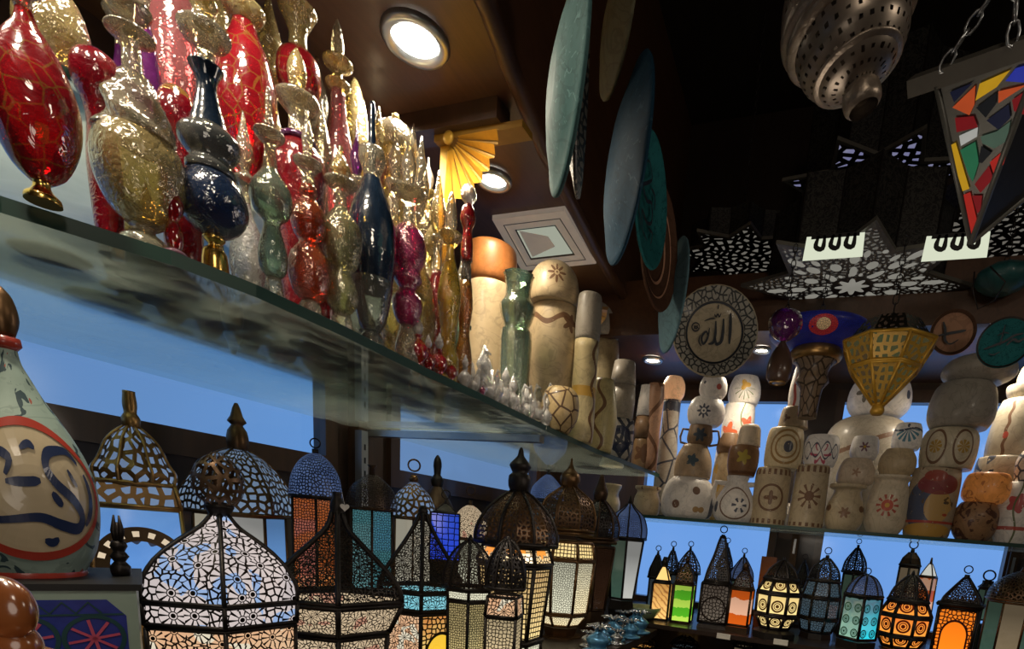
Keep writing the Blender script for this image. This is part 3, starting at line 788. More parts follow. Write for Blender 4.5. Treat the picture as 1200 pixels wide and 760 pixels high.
# rows on the raised glass shelf
R3, R4, R5 = -1.02, -1.12, -1.25
SPEC2 = [
 ('golden clear bottle with curled neck at the top left corner', 'onion', 60, 20, R3, ZR, -160, 40, 'gold tinted glass', 'clear glass', 'gold tinted glass'),
 ('shiny purple tall bottle near the top edge', 'slim', 168, 60, R3, ZR, -120, 18, 'purple glass', 'clear glass', 'purple glass'),
 ('pink bottle with folded flower cup beside the crimson teardrop', 'globe', 250, 40, R4, ZR, -60, 30, 'pink glass', 'clear glass', 'gold tinted glass'),
 ('golden glass bottle with flower stopper at the soffit edge', 'onion', 316, 60, R4, ZR, -10, 26, 'gold tinted glass', 'gold tinted glass', 'gold tinted glass'),
 ('slim golden bottle with upright curl stopper left of the lidded jar', 'slim', 444, 180, R3, ZR, 125, 11, 'gold tinted glass', 'pink glass', 'gold tinted glass'),
 ('clear bottle with long thin rod stopper right of the lidded jar', 'onion', 484, 200, R4, ZR, 145, 18, 'gold tinted glass', 'pink glass', 'clear glass'),
 ('clear gold ribbed bottle with beaded spike', 'double', 502, 220, R3, ZR, 185, 15, 'gold tinted glass', 'gold tinted glass', 'crystal glass'),
 ('pale green bottle in the middle of the back row', 'slim', 475, 220, R3 + .0, ZR, 165, 12, 'pale green glass', 'clear glass', 'clear glass'),
 ('golden bottle at the far end of the raised glass shelf', 'tear', 518, 260, R4, ZR, 215, 14, 'gold tinted glass', 'gold tinted glass', 'gold tinted glass'),
 ('deep violet glass bottle in the far back row', 'onion', 140, 20, R5, ZR, -100, 28, 'purple glass', 'clear glass', 'clear glass'),
 ('rose red tall bottle in the far back row', 'tear', 235, 20, R5, ZR, -60, 26, 'pink glass', 'clear glass', 'clear glass'),
 ('orange golden bottle glimpsed behind the golden flower bottle', 'onion', 300, 70, R5, ZR, 5, 22, 'amber glass', 'clear glass', 'gold tinted glass'),
 ('wine red bottle glimpsed behind the bright red round bottle', 'tear', 372, 130, R5, ZR, 60, 20, 'deep red glass', 'clear glass', 'clear glass'),
 ('clear bottle in the far back row behind the lidded jar', 'double', 440, 190, R5, ZR, 140, 18, 'clear glass', 'clear glass', 'clear glass'),
]
for s in SPEC2: gbottle(*s[:7], s[7] * (1.2 if s[2] < 380 else .95), *s[8:])
bottle('bright red round glass ball bottle in a golden clear shell against the dark soffit', 350, 85, R3, ZR, [
  ('body', 'gold tinted glass', [(None, 16), (205, 18), (160, 14), (128, 12), (116, 16)]), ('ball', 'red glass', [(118, 14), (106, 24), (88, 27), (70, 24), (58, 12)]),
  ('collar', 'gold tinted glass', [(60, 12), (40, 11), (22, 19), (10, 24), (4, 14)]), ('stopper', 'gold tinted glass', [(6, 7), (-15, 13), (-35, 9), (-50, 3)])])
bottle('dark red bottle with clear wide cup and leaf-shaped stopper behind the orange bulbs', 350, 190, R2 + .01, ZL, [
  ('body', 'deep red glass', [(None, 18), (350, 22), (300, 24), (240, 30), (205, 34), (182, 30), (168, 18)]), ('rim_disc', 'purple glass', [(169, 21), (166, 23), (162, 20), (160, 12)]),
  ('collar', 'clear glass', [(162, 12), (140, 11), (130, 17), (120, 26), (114, 25), (111, 10)]), ('stopper', 'gold tinted glass', [(116, 5), (98, 10), (82, 12), (66, 7), (56, 1)])])
bottle('slender pink and gold bottle with leaf-shaped stopper against the dark soffit', 396, 110, R3, ZR, [
  ('body', 'pink glass', [(None, 16), (240, 20), (200, 19), (165, 15), (135, 10), (106, 9)]), ('collar', 'gold tinted glass', [(108, 8), (102, 14), (98, 15), (95, 7), (84, 7), (78, 16), (72, 18), (68, 7)]),
  ('stopper', 'clear glass', [(72, 4), (60, 8), (46, 7), (34, 5), (22, 1)])])
bottle('clear golden tapering bottle right beside the leaf-stopper bottle', 416, 160, R3 - .08, ZR, [
  ('body', 'gold tinted glass', [(None, 14), (240, 16), (200, 12), (170, 17), (155, 16), (130, 14), (105, 8), (92, 2)])])
bottle('clear lidded glass jar with a small round knob', 463, 200, R3, ZR, [
  ('body', 'gold tinted glass', [(None, 18), (260, 19), (220, 18), (195, 22), (180, 22)]), ('lid', 'clear glass', [(180, 25), (174, 26), (160, 24), (148, 16), (142, 5)]), ('knob', 'gold tinted glass', [(143, 3), (139, 5), (135, 4), (132, 1)])])
bottle('large engraved crimson egg-shaped bottle right of the navy bottle', 289, 120, R3, ZR, [
  ('body', 'red glass', [(None, 8), (222, 10), (200, 15), (170, 27), (135, 36), (100, 37), (65, 29), (40, 18), (26, 14)]), ('collar', 'gold tinted glass', [(28, 14), (18, 24), (8, 27), (0, 14), (-20, 12)]), ('stopper', 'clear glass', [(-18, 8), (-30, 18), (-50, 8)])])
bottle('pink frosted broad bottle between the purple and crimson bottles', 199, 60, R4, ZR, [
  ('body', 'pink glass', [(None, 14), (175, 18), (140, 28), (95, 37), (45, 40), (0, 36), (-35, 20)]), ('collar', 'gold tinted glass', [(-34, 18), (-45, 24), (-50, 10)])])
bottle('dark red globe with amber top between the twisted and navy bottles', 208, 150, R2 + .01, ZL, [
  ('body', 'deep red glass', [(None, 20), (250, 26), (205, 26), (175, 20), (155, 25), (135, 27), (116, 22), (108, 10)]), ('cap', 'amber glass', [(122, 24), (112, 20), (104, 12), (101, 2)])])
bottle('wine red globe with lilac sheen behind the twisted ribbon bottle', 114, 90, R2 + .01, ZL, [
  ('body', 'deep red glass', [(None, 16), (200, 22), (150, 18), (125, 22), (105, 32), (85, 34), (68, 26), (60, 10)]), ('cap', 'purple glass', [(72, 28), (64, 20), (58, 8)])])  # purple cap paints the lilac sheen onto the globe
# extra bodies filling the crowd seen through the glass
k = 0
for row, zs, xs, top in ((-1.08, ZL, (130, 175, 215, 255, 300, 335, 385, 430, 470, 500), 0), (-1.22, ZL, (150, 200, 245, 290, 330, 370, 410, 450, 485, 515), 0)):
    for px in xs:
        b = onX(px, 300, row); yb = proj((b.x, b.y, zs))[1]; y1 = proj((b.x, b.y, ZR - .03))[1]
        mt = ['deep red glass', 'gold tinted glass', 'pink glass', 'clear glass', 'amber glass', 'olive glass'][(k * 5 + k // 3) % 6]
        gbottle({'deep red glass': 'short wine red bottle standing in the rows under the raised shelf', 'gold tinted glass': 'short golden bottle standing in the rows under the raised shelf', 'pink glass': 'short pink bottle standing in the rows under the raised shelf', 'clear glass': 'short clear bottle standing in the rows under the raised shelf', 'amber glass': 'short amber bottle standing in the rows under the raised shelf', 'olive glass': 'short olive bottle standing in the rows under the raised shelf'}[mt],
                ['onion', 'tear', 'double', 'globe'][k % 4], px, (yb + y1) / 2, row, zs, y1, 17 + k % 3 * 2, mt, group='short ' + mt.split(' glass')[0] + ' bottles under the raised shelf', seg=14)
        k += 1

# little crystal and red miniatures at the shelf edge
def mini(kind, px, py, row, h, label, group, mat, seg=10):
    b = onX(px, py, row); b.z = ZL; t = thing('glass_miniature', label, 'glass figurine', b, group); s = h
    if kind == 0:      # tiny bottle
        MB().lathe(sm([(.22 * s, 0), (.12 * s, .06 * s), (.3 * s, .25 * s), (.26 * s, .42 * s), (.08 * s, .55 * s), (.14 * s, .62 * s)], 2), seg).build('body', MAT[mat], t)
        MB().lathe(sm([(.06 * s, .62 * s), (.15 * s, .75 * s), (.1 * s, .85 * s), (.01 * s, s)], 2), seg).build('stopper', MAT['crystal glass'], t)
    elif kind == 1:    # swan
        MB().blob((0, 0, .24 * s), (.3 * s, .2 * s, .18 * s), 10, 6).build('body', MAT[mat], t)
        MB().tube([(.2 * s, 0, .28 * s), (.36 * s, 0, .5 * s), (.28 * s, 0, .75 * s), (.36 * s, 0, .9 * s), (.5 * s, 0, .84 * s)], [.09 * s, .06 * s, .05 * s, .06 * s, .02 * s], 6).build('neck', MAT[mat], t)
        MB().blob((-.18 * s, 0, .42 * s), (.2 * s, .06 * s, .24 * s), 8, 5).build('wing', MAT['crystal glass'], t)
        MB().lathe([(.2 * s, 0), (.2 * s, .03 * s), (.05 * s, .08 * s)], seg).build('base', MAT['clear glass'], t)
    else:              # little branching tree
        m = MB().tube([(0, 0, 0), (0, 0, .8 * s)], [.05 * s, .03 * s], 5)
        for i in range(9):
            a = i * 2.4; z = (.25 + .07 * i) * s; L = (.34 - .02 * i) * s
            m.tube([(0, 0, z), (L * .6 * math.cos(a), L * .6 * math.sin(a), z + .08 * s), (L * math.cos(a), L * math.sin(a), z + .2 * s)], [.035 * s, .03 * s, .045 * s], 5)
        m.build('branches', MAT[mat], t)
        MB().lathe([(.22 * s, 0), (.22 * s, .03 * s), (.04 * s, .08 * s)], seg).build('base', MAT['clear glass'], t)
    t.rotation_euler = (0, 0, random.uniform(0, 6)); t.scale = (.7, .7, 1)
LB = ['tiny clear crystal perfume bottle in the glittering cluster at the shelf edge', 'tiny clear crystal swan in the glittering cluster at the shelf edge', 'tiny clear crystal branching tree in the glittering cluster at the shelf edge']
n = 0
for row, x0, x1, st, h in ((-.855, 545, 648, 10, .055), (-.90, 535, 650, 12, .075), (-.945, 525, 640, 13, .095), (-1.0, 540, 640, 15, .12)):
    px = x0
    while px < x1:
        kd = (n * 7 + n // 2) % 3
        mini(kd, px, 440, row, h * 1.5 * random.uniform(.8, 1.2), LB[kd], ['crystal bottle miniatures', 'crystal swan miniatures', 'crystal tree miniatures'][kd], 'crystal glass')
        n += 1; px += st * random.uniform(.85, 1.15)
for px, h in ((490, .1), (502, .075), (515, .09), (529, .07)):
    mini(0, px, 405, -.85, h, 'tiny ruby red glass bottle at the edge of the shelf', 'ruby red miniature bottles', 'red glass')
mini(0, 566, 440, -.842, .035, 'tiny magenta glass bottle among the clear crystal miniatures', None, 'magenta glass')
mini(1, 622, 460, -.845, .03, 'small green glass swan among the clear crystal miniatures', None, 'pale green glass')

# ================================================================== STONE JARS AND PAINTED POTS
def pot(label, px, py, plane, zs, pts, mat, name='stone_pot', cat='pot', extra=(), group=None, flat=False, seg=28, wob=None, smooth=True, **kw):
    b = onX(px, py, plane) if plane < 0 else onY(px, py, plane)
    b = Vector((b.x, b.y, zs)); q = prof(b, pts); H = q[-1][1]
    if smooth and len(q) > 3: q = sm(q)
    if isinstance(mat, tuple): mat = vase_mat('paint ' + label[:40], *mat).name
    f = facing(b)
    mb = MB().lathe(q, seg, face=f, uvs=1 / H, wob=wob)
    if not extra:
        o = tag(mb.build(name, MAT[mat], None, b), label, cat, group)
    else:
        o = thing(name, label, cat, b, group); mb.build('body', MAT[mat], o)
        for e in extra:
            if e[0] == 'handle':   # side, z0, z1 (fractions), reach (fraction of rmax)
                rm = max(r for r, z in q); side = e[1]; tx, ty = -math.sin(f) * side, math.cos(f) * side
                r0 = min(q, key=lambda p: abs(p[1] - e[2] * H))[0] * .93; r1 = min(q, key=lambda p: abs(p[1] - e[3] * H))[0] * .93; R = rm * e[4]
                pts3 = [(tx * r, ty * r, z) for r, z in ((r0, e[2] * H), (R, e[2] * H + .1 * H), (R * 1.05, (e[2] + e[3]) / 2 * H), (R * .95, e[3] * H), (r1, e[3] * H - .02 * H))]
                MB().tube(pts3, .06 * H, 8).build('handle', MAT[mat], o)
            elif e[0] == 'rim':
                r = q[-1][0]; MB().lathe([(r * .9, 0), (r * e[1], .02 * H), (r * e[1], .05 * H), (r * .95, .06 * H)], seg, (0, 0, H), face=f).build('rim', MAT[mat], o)
            elif e[0] == 'lathe':
                MB().lathe(prof(b, e[2]), seg, face=f, uvs=1 / H).build(e[1], MAT[e[3]], o)
    return b.z + H
simple('mauve glass', (.13, .05, .09), .2, var=.3)
CR = (.5, .38, .22); DK = (.32, .23, .13); WH = (.72, .66, .58); GR = (.34, .3, .24); INK = (.02, .03, .06); RD = (.4, .05, .03); BR = (.12, .05, .02)
vase_mat('orange onyx', (.36, .13, .035), (('cells', 0, 0, 0, (.3, .1, .02), 3, .02),), .03, .6)
vase_mat('cream stone', CR, (), .02, .25)
vase_mat('brown stone', (.25, .15, .08), (), .0, .5)
vase_mat('dark stone', (.1, .06, .035), (), .0, .5)
vase_mat('grey stone', GR, (), .02, .25)
vase_mat('pale stone', WH, (), .05, .15)
# left shelf
z = pot('tall cream stone cylinder under the orange onyx bowl on the left shelf', 573, 380, -1.2, ZL, [(None, 30), (440, 31), (380, 30), (345, 28), (336, 26)], 'cream stone', cat='jar', name='stone_jar')
z = pot('mottled orange onyx bowl stacked on a cream cylinder near the crystal miniatures', 573, 380, -1.2, z, [(None, 24), (332, 28), (318, 30), (300, 30), (292, 28), (288, 22)], 'orange onyx', cat='bowl', name='onyx_bowl')
pot('small pale green glass candle jar with ribbed clear base', 607, 350, -1.02, ZL, [(None, 14), (400, 18), (385, 14), (375, 17), (360, 20), (350, 15), (340, 14), (326, 16), (322, 18)], 'pale green glass', cat='jar', name='glass_jar', wob=flute(12, .05))
z = pot('large cream stone vase with scroll band, lower of the snowflake stack', 650, 400, -1.0, ZL, [(None, 20), (450, 27), (430, 31), (400, 31), (370, 29), (362, 27)], (CR, (('vine', 0, .88, .02, BR, 22, .03), ('flower', .12, .86, .05, BR, 5, .4)), .02), cat='vase', name='stone_vase')
z = pot('cream stone vase with dark snowflake flower, upper of its stack', 650, 330, -1.0, z, [(None, 27), (350, 30), (330, 28), (318, 23), (310, 14)], (CR, (('flower', 0.05, .6, .17, BR, 8, .55), ('ring', .05, .6, .05, CR, .02)), .02), cat='vase', name='stone_vase')
pot('small tortoiseshell patterned stone bowl at the shelf edge', 657, 470, -.87, ZL, [(None, 12), (492, 20), (478, 22), (462, 20), (455, 14)], ((.45, .33, .16), (('cells', 0, 0, 0, (.05, .02, .01), 3.2, .07),), 0), cat='bowl', name='stone_bowl')
z = pot('cream stone cylinder with gold mosaic band and tiny flowers', 683, 470, -.87, ZL, [(None, 14), (500, 15), (440, 14), (400, 14)], ((.52, .42, .22), (('cells', 0, 0, 0, (.5, .33, .08), 9, .0), ('band', 0, .5, .05, (.45, .25, .03)), ('vvine', .12, 0, .02, BR, 20, .03)), .03), cat='vase', name='stone_vase')
pot('grey brown stone cup stacked on the mosaic-band cylinder', 683, 470, -.87, z, [(None, 14), (380, 15), (350, 14), (345, 11)], 'grey stone', cat='cup', name='stone_cup')
z = pot('wide grey stone vase behind the mosaic-band cylinder', 703, 430, -1.08, ZL, [(None, 20), (470, 22), (430, 22), (400, 20)], ((.42, .34, .2), (('vvine', -.1, 0, .03, DK, 15, .05), ('vvine', .25, 0, .03, DK, 15, .05)), 0), cat='vase', name='stone_vase')
pot('grey dome-shaped stone pot on top of the wide grey vase', 703, 380, -1.08, z, [(None, 22), (390, 23), (370, 20), (358, 10)], 'grey stone', cat='pot')
pot('yellowish stone vase with faint brown vines near the shelf edge', 706, 480, -.88, ZL, [(None, 14), (505, 17), (490, 18), (460, 14), (445, 11)], ((.5, .42, .2), (('vvine', -.05, 0, .03, BR, 12, .08),), .02), cat='vase', name='stone_vase')
z = pot('dark blue and white painted square jar at the left shelf end', 727, 505, -.89, ZL, [(None, 14), (522, 16), (500, 16), (492, 15)], ((.5, .48, .42), (('cells', 0, 0, 0, (.01, .02, .05), 4, .16), ('ring', 0, .5, .22, (.01, .02, .06), .1)), 0), cat='jar', name='painted_jar', smooth=False)
z = pot('plain tapered stone cup, lower of the two on the dark blue jar', 729, 470, -.89, z, [(None, 14), (470, 15), (452, 14)], 'grey stone', cat='cup', name='stone_cup')
pot('plain tapered stone cup, upper of the two on the dark blue jar', 731, 440, -.89, z, [(None, 15), (440, 14), (424, 12)], 'grey stone', cat='cup', name='stone_cup')
for i, (px, y0, w, mt, lb) in enumerate(((752, 505, 12, 'brown stone', 'brown dark-spotted cup, middle of the stack at the shelf end'),)):
    z = pot('brown ring-patterned pot, lowest of the stack at the shelf end', 753, 525, -.87, ZL, [(None, 11), (535, 12), (518, 11), (514, 9)], ((.25, .15, .07), (('flower', 0, .5, .25, BR, 5, .3),), 0))
    z = pot(lb, 753, 525, -.87, z, [(None, 11), (500, 12), (488, 10)], mt, cat='cup', name='stone_cup')
    z = pot('white tapered cup, upper of the stack at the shelf end', 753, 525, -.87, z, [(None, 11), (470, 10), (452, 8)], 'pale stone', cat='cup', name='stone_cup')
pot('tall brown pink streaked cup behind the shelf-end stack', 766, 490, -.83, ZL, [(None, 9), (500, 9), (470, 10), (450, 9)], ((.45, .25, .15), (('vvine', 0, 0, .03, BR, 9, .1),), 0), cat='cup', name='stone_cup')

# back shelf : (label, px, py, row Y, stack of (label, pts, mat))
Y1, Y2, Y3 = 2.6, 2.8, 3.0
def stack(px, py, Y, items):
    z = ZB
    for it in items: z = pot(it[0], it[5] if len(it) > 5 else px, py, Y, z, it[1], it[2], it[3] if len(it) > 3 and it[3] else 'painted_pot', it[4] if len(it) > 4 and it[4] else 'pot', extra=it[6] if len(it) > 6 else ())
    return z
stack(758, 588, Y1, [('small squat cream jar with wide rim at the left end of the back shelf', [(None, 11), (600, 15), (585, 15), (576, 12), (573, 15), (570, 15)], (CR, (('blots', 0, 0, 0, BR, 3, .66),), .02), 'stone_jar', 'jar')])
pot('narrow cream jar between the left shelf end and the back wall', 714, 575, Y2, ZB, [(None, 12), (590, 14), (578, 11), (570, 14), (567, 14)], 'cream stone', 'stone_jar', 'jar')
stack(784, 510, Y2, [
 ('blue and white patterned bottle-shaped stone vase', [(None, 10), (580, 12), (540, 12), (500, 10), (472, 10), (470, 9)], ((.45, .4, .33), (('cells', 0, 0, 0, INK, 6, .05), ('band', 0, .95, .04, INK)), 0), 'stone_vase', 'vase'),
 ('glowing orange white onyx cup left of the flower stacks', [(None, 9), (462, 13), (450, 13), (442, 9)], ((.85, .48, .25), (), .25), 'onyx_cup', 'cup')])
stack(806, 585, Y1, [
 ('big egg-shaped white pot with dark spots, base of the two-handled jar stack', [(None, 22), (602, 29), (585, 31), (568, 27), (560, 20)], (WH, (('ell', -.3, .4, .1, BR, .1), ('ell', .2, .75, .1, BR, .1), ('flower', .3, .3, .1, (.35, .2, .06), 2, .6), ('ell', .8, .35, .14, INK, .3)), .03)),
 ('beige painted lower body with blue flower, under the two-handled jar', [(None, 21), (550, 22), (535, 20), (522, 14)], ((.5, .36, .22), (('flower', -.05, .5, .17, (.03, .08, .12), 5, .25),), .02), 'painted_jar', 'jar', 808),
 ('two-handled brown amphora jar with a blue flower', [(None, 12), (515, 15), (505, 14), (499, 13)], ((.3, .2, .12), (('flower', 0, .5, .3, (.03, .06, .1), 6, .3),), 0), 'painted_jar', 'jar', 812, (('handle', -1, .02, .8, 1.45), ('handle', 1, .02, .8, 1.45))),
 ('white bowl with a blue star flower above the two-handled jar', [(None, 15), (494, 20), (482, 22), (472, 19), (467, 15)], (WH, (('flower', -.1, .5, .2, INK, 8, .35), ('ring', -.1, .5, .07, WH, .03)), .05), 'painted_bowl', 'bowl', 816),
 ('small white bowl with red spots at the top of the two-handled jar stack', [(None, 12), (460, 16), (450, 16), (443, 13)], (WH, (('ell', .3, .5, .14, RD, .14), ('ell', -.5, .7, .08, INK, .08)), .05), 'painted_bowl', 'bowl', 821)])
stack(850, 560, Y2, [
 ('pale stone pot behind the painted tulip stack', [(None, 14), (560, 16), (540, 14), (532, 12)], (CR, (('blots', 0, 0, 0, (.5, .3, .05), 4, .6),), .02)),
 ('brown beige stone pot in the second row beside the amphora', [(None, 13), (525, 15), (515, 12), (508, 9)], 'brown stone')])
stack(861, 592, Y1, [
 ('two-handled white jug with dark spots and circle line', [(None, 18), (604, 24), (590, 24), (575, 17), (566, 12), (560, 13), (558, 13)], (WH, (('ring', 0, .45, .36, BR, .02), ('dotring', .1, .4, .12, INK, 6, .05), ('ell', -.5, .35, .07, INK, .12)), .04), 'painted_jug', 'jug', 861, (('handle', -1, .35, .85, 1.05), ('handle', 1, .35, .85, 1.05))),
 ('brown pot painted with yellow flowers on the white jug', [(None, 15), (545, 18), (530, 18), (523, 16)], ((.25, .13, .06), (('flower', 0, .6, .2, (.45, .35, .05), 5, .3), ('band', 0, .1, .05, BR)), .02), None, None, 864),
 ('upturned plain cream cup on the yellow-flower pot', [(None, 14), (510, 13), (502, 12), (498, 9)], ((.6, .48, .33), (), .05), 'stone_cup', 'cup', 868)])
stack(858, 520, Y3, [
 ('tall cream stone vase behind the yellow-flower pot', [(None, 17), (560, 18), (530, 18), (524, 17)], 'pale stone', 'stone_vase', 'vase'),
 ('white pot with orange painted flowers', [(None, 17), (500, 19), (480, 18), (475, 17)], (WH, (('flower', -.25, .3, .2, (.75, .12, .02), 5, .3), ('flower', .25, .5, .17, (.7, .1, .03), 5, .3), ('vvine', .1, 0, .015, (.1, .15, .03), 7, .05)), .1), None, None, 862),
 ('white cup painted with a yellow tulip at the top of its stack', [(None, 16), (465, 19), (452, 18), (442, 14)], (WH, (('flower', 0, .62, .16, (.75, .4, .03), 3, .35), ('fan', 0, .5, .4, (.12, .16, .05), 12, .8)), .12), 'painted_cup', 'cup', 865)])
stack(903, 582, Y1, [
 ('cylindrical cream vase with a dark medallion circle', [(None, 21), (606, 21), (560, 21), (551, 20), (549, 19)], ((.46, .36, .22), (('ring', 0, .47, .22, BR, .02), ('flower', 0, .47, .09, BR, 4, .4), ('teeth', 0, .92, .05, BR, 60), ('teeth', 0, .06, .04, BR, 60)), .02), 'stone_vase', 'vase'),
 ('tilting cream pot with concentric brown rings and dark eye', [(None, 20), (540, 22), (520, 22), (505, 20), (502, 16)], ((.6, .48, .28), (('ring', .05, .5, .4, (.25, .13, .03), .03), ('ring', .05, .5, .27, (.25, .13, .03), .025), ('ell', .1, .5, .12, INK, .14)), .04), None, None, 911),
 ('small brown and cream pot with a red spot', [(None, 18), (495, 17), (482, 15), (478, 13)], ((.4, .3, .18), (('ell', .3, .6, .14, RD, .16), ('flower', -.4, .4, .15, BR, 3, .5)), 0), None, None, 917),
 ('tall white painted vase beneath the hanging bead-shaped lamp', [(None, 13), (460, 14), (440, 12), (420, 8), (414, 7)], (WH, (('vvine', -.12, 0, .03, RD, 12, .02), ('vvine', .1, 0, .03, (.35, .25, .03), 16, .03)), .06), 'painted_vase', 'vase', 921)])
stack(948, 582, Y1, [
 ('cylindrical cream vase with a dark sun emblem', [(None, 21), (606, 21), (560, 20), (551, 20), (546, 19)], ((.44, .35, .22), (('rays', 0, .5, .2, BR, 9, .4), ('ell', 0, .5, .08, BR, .08), ('teeth', 0, .93, .05, BR, 60), ('teeth', 0, .05, .03, BR, 60)), .02), 'stone_vase', 'vase'),
 ('white bowl painted with a pink and navy lotus', [(None, 17), (538, 20), (524, 21), (514, 19), (511, 17)], (WH, (('flower', 0, .35, .26, (.4, .04, .08), 6, .45), ('flower', 0, .4, .2, WH, 6, .45), ('vine', 0, .5, .03, INK, 9, .25), ('vine', 0, .45, .03, INK, -9, .25)), .05), 'painted_bowl', 'bowl', 954)])
stack(990, 597, Y1, [
 ('cream pot with leaf sprigs and a wide flat lip', [(None, 17), (612, 22), (595, 22), (585, 19), (575, 16), (572, 22), (568, 22)], ((.5, .4, .25), (('flower', 0, .4, .1, (.2, .1, .05), 6, .3), ('flower', -.5, .5, .1, BR, 2, .7), ('flower', .5, .5, .1, BR, 2, .7)), .02)),
 ('plain round cream bowl with faint scroll', [(None, 17), (564, 22), (552, 22), (541, 18), (538, 15)], ((.55, .43, .3), (('flower', 0, .5, .12, (.3, .17, .1), 5, .5),), .03), 'stone_bowl', 'bowl', 996),
 ('small white cup with an eight-petal purple flower', [(None, 14), (530, 17), (518, 16), (512, 14)], (WH, (('flower', .0, .5, .16, (.15, .05, .08), 6, .5), ('ell', 0, .5, .06, (.5, .3, .03), .06)), .03), 'painted_cup', 'cup', 1001)])
stack(1040, 590, Y1, [
 ('cream faceted pot with a red sunburst flower', [(None, 18), (614, 24), (595, 25), (575, 23), (565, 20), (561, 24), (558, 24)], ((.58, .48, .33), (('dotring', 0, .5, .15, (.35, .05, .03), 10, .04), ('ell', 0, .5, .1, (.45, .06, .03), .1), ('ell', 0, .5, .04, (.6, .35, .05), .04)), .03)),
 ('plain round beige bowl under the blue fan cup', [(None, 17), (550, 22), (538, 22), (530, 18), (527, 16)], 'cream stone', 'stone_bowl', 'bowl', 1043),
 ('small white cup painted with a blue fan-shaped skirt', [(None, 15), (520, 18), (505, 17), (497, 14)], (WH, (('fan', 0, .75, .5, (.02, .16, .22), 14, -.1), ('vine', 0, .75, .04, INK, 5, .05), ('ell', 0, .9, .06, INK, .08)), .05), 'painted_cup', 'cup', 1049)])
stack(1013, 540, Y3, [
 ('large grey domed stone vessel with dark swag line behind the small cups', [(None, 40), (580, 48), (540, 52), (510, 50), (495, 38), (489, 20)], (GR, (('vine', 0, .75, .02, BR, 4, .1), ('ell', .0, .5, .06, INK, .06)), 0), 'stone_vessel', 'vessel'),
 ('white oval jar painted with a red flower behind the yellow lamp', [(None, 28), (478, 37), (460, 37), (442, 28), (438, 20)], (WH, (('ell', -.35, .6, .1, RD, .1), ('flower', -.35, .5, .14, (.1, .08, .05), 4, .7), ('ell', .75, .5, .08, INK, .1)), .08), 'painted_jar', 'jar', 1018)])
stack(1092, 585, Y1, [
 ('tall vase painted with a turbaned woman in profile', [(None, 26), (620, 28), (585, 30), (562, 30), (550, 28)], ((.42, .33, .22), (('ell', -.1, .45, .3, (.04, .06, .12), .36), ('ell', .1, .44, .19, (.52, .32, .1), .23), ('ell', .27, .42, .05, (.52, .32, .1), .04), ('ell', .06, .76, .3, (.22, .03, .03), .15), ('ell', .0, .88, .16, (.3, .05, .03), .08), ('ell', .2, .5, .035, INK, .018), ('ell', .22, .33, .04, RD, .02), ('ell', .0, .1, .4, (.5, .28, .05), .1), ('band', 0, .22, .018, RD), ('blots', 0, 0, 0, (.12, .07, .03), 6, .66)), .01), 'painted_vase', 'vase'),
 ('cream square pot with two big oval eye-like medallions', [(None, 31), (535, 34), (515, 34), (506, 30), (503, 24)], ((.52, .44, .3), (('ering', -.32, .5, .24, BR, .4), ('ering', .34, .5, .24, BR, .4), ('rays', -.32, .5, .16, (.35, .2, .02), 8, -.6), ('rays', .34, .5, .16, (.35, .2, .02), 8, -.6)), .02), 'painted_pot', 'pot', 1100),
 ('large plain grey rounded stone pot', [(None, 34), (492, 40), (475, 41), (458, 37), (450, 30)], 'grey stone', 'stone_pot', 'pot', 1106),
 ('wide flat grey stone bowl on top of the plain grey pot', [(None, 30), (442, 44), (432, 45), (424, 38), (420, 28)], 'grey stone', 'stone_bowl', 'bowl', 1117)])
stack(1142, 610, Y1, [
 ('brown carved round stone pot under the glowing onyx bowl', [(None, 18), (622, 26), (605, 28), (594, 24), (589, 20)], ((.35, .2, .1), (('blots', 0, 0, 0, (.08, .03, .02), 4, .55),), 0), 'stone_pot', 'pot'),
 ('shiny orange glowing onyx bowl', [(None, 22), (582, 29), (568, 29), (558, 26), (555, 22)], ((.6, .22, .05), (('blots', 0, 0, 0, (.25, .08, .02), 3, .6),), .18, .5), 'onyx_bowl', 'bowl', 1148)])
stack(1180, 560, Y2, [
 ('wide cream jar with black scrolls under the striped cylinder', [(None, 40), (575, 42), (550, 42), (538, 40)], ((.4, .34, .25), (('blots', 0, 0, 0, INK, 4, .6),), 0), 'painted_jar', 'jar'),
 ('large grey white stone jar with vertical floral stripes', [(None, 40), (520, 41), (490, 38), (470, 32)], ((.42, .37, .28), (('vvine', -.25, 0, .03, BR, 25, .015), ('vvine', .1, 0, .015, BR, 30, .01), ('ell', -.25, .35, .05, RD, .06), ('vvine', .45, 0, .03, (.25, .2, .1), 20, .02)), 0), 'stone_jar', 'jar', 1186),
 ('pale flared stone dish on the striped jar', [(None, 25), (464, 34), (456, 37), (453, 37)], 'grey stone', 'stone_dish', 'dish', 1192),
 ('cream bowl with a faint leaf at the right picture edge', [(None, 28), (445, 31), (432, 29), (426, 24)], ((.55, .47, .3), (('fan', -.1, .8, .4, (.3, .3, .12), 10, .4),), .03), 'stone_bowl', 'bowl', 1196)])
stack(1190, 600, Y1, [
 ('cream jar painted with a red rose at the right end of the shelf', [(None, 18), (625, 22), (600, 23), (575, 20), (565, 15)], (WH, (('flower', 0, .65, .14, (.4, .03, .03), 5, .2), ('vvine', .0, 0, .015, (.1, .12, .04), 8, .04), ('band', 0, .25, .03, RD)), .02), 'painted_jar', 'jar'),
 ('round jar with black honeycomb pattern at the right edge', [(None, 16), (552, 19), (538, 19), (528, 13)], (WH, (('cells', 0, 0, 0, INK, 3.5, .12),), 0), 'painted_jar', 'jar', 1196)])
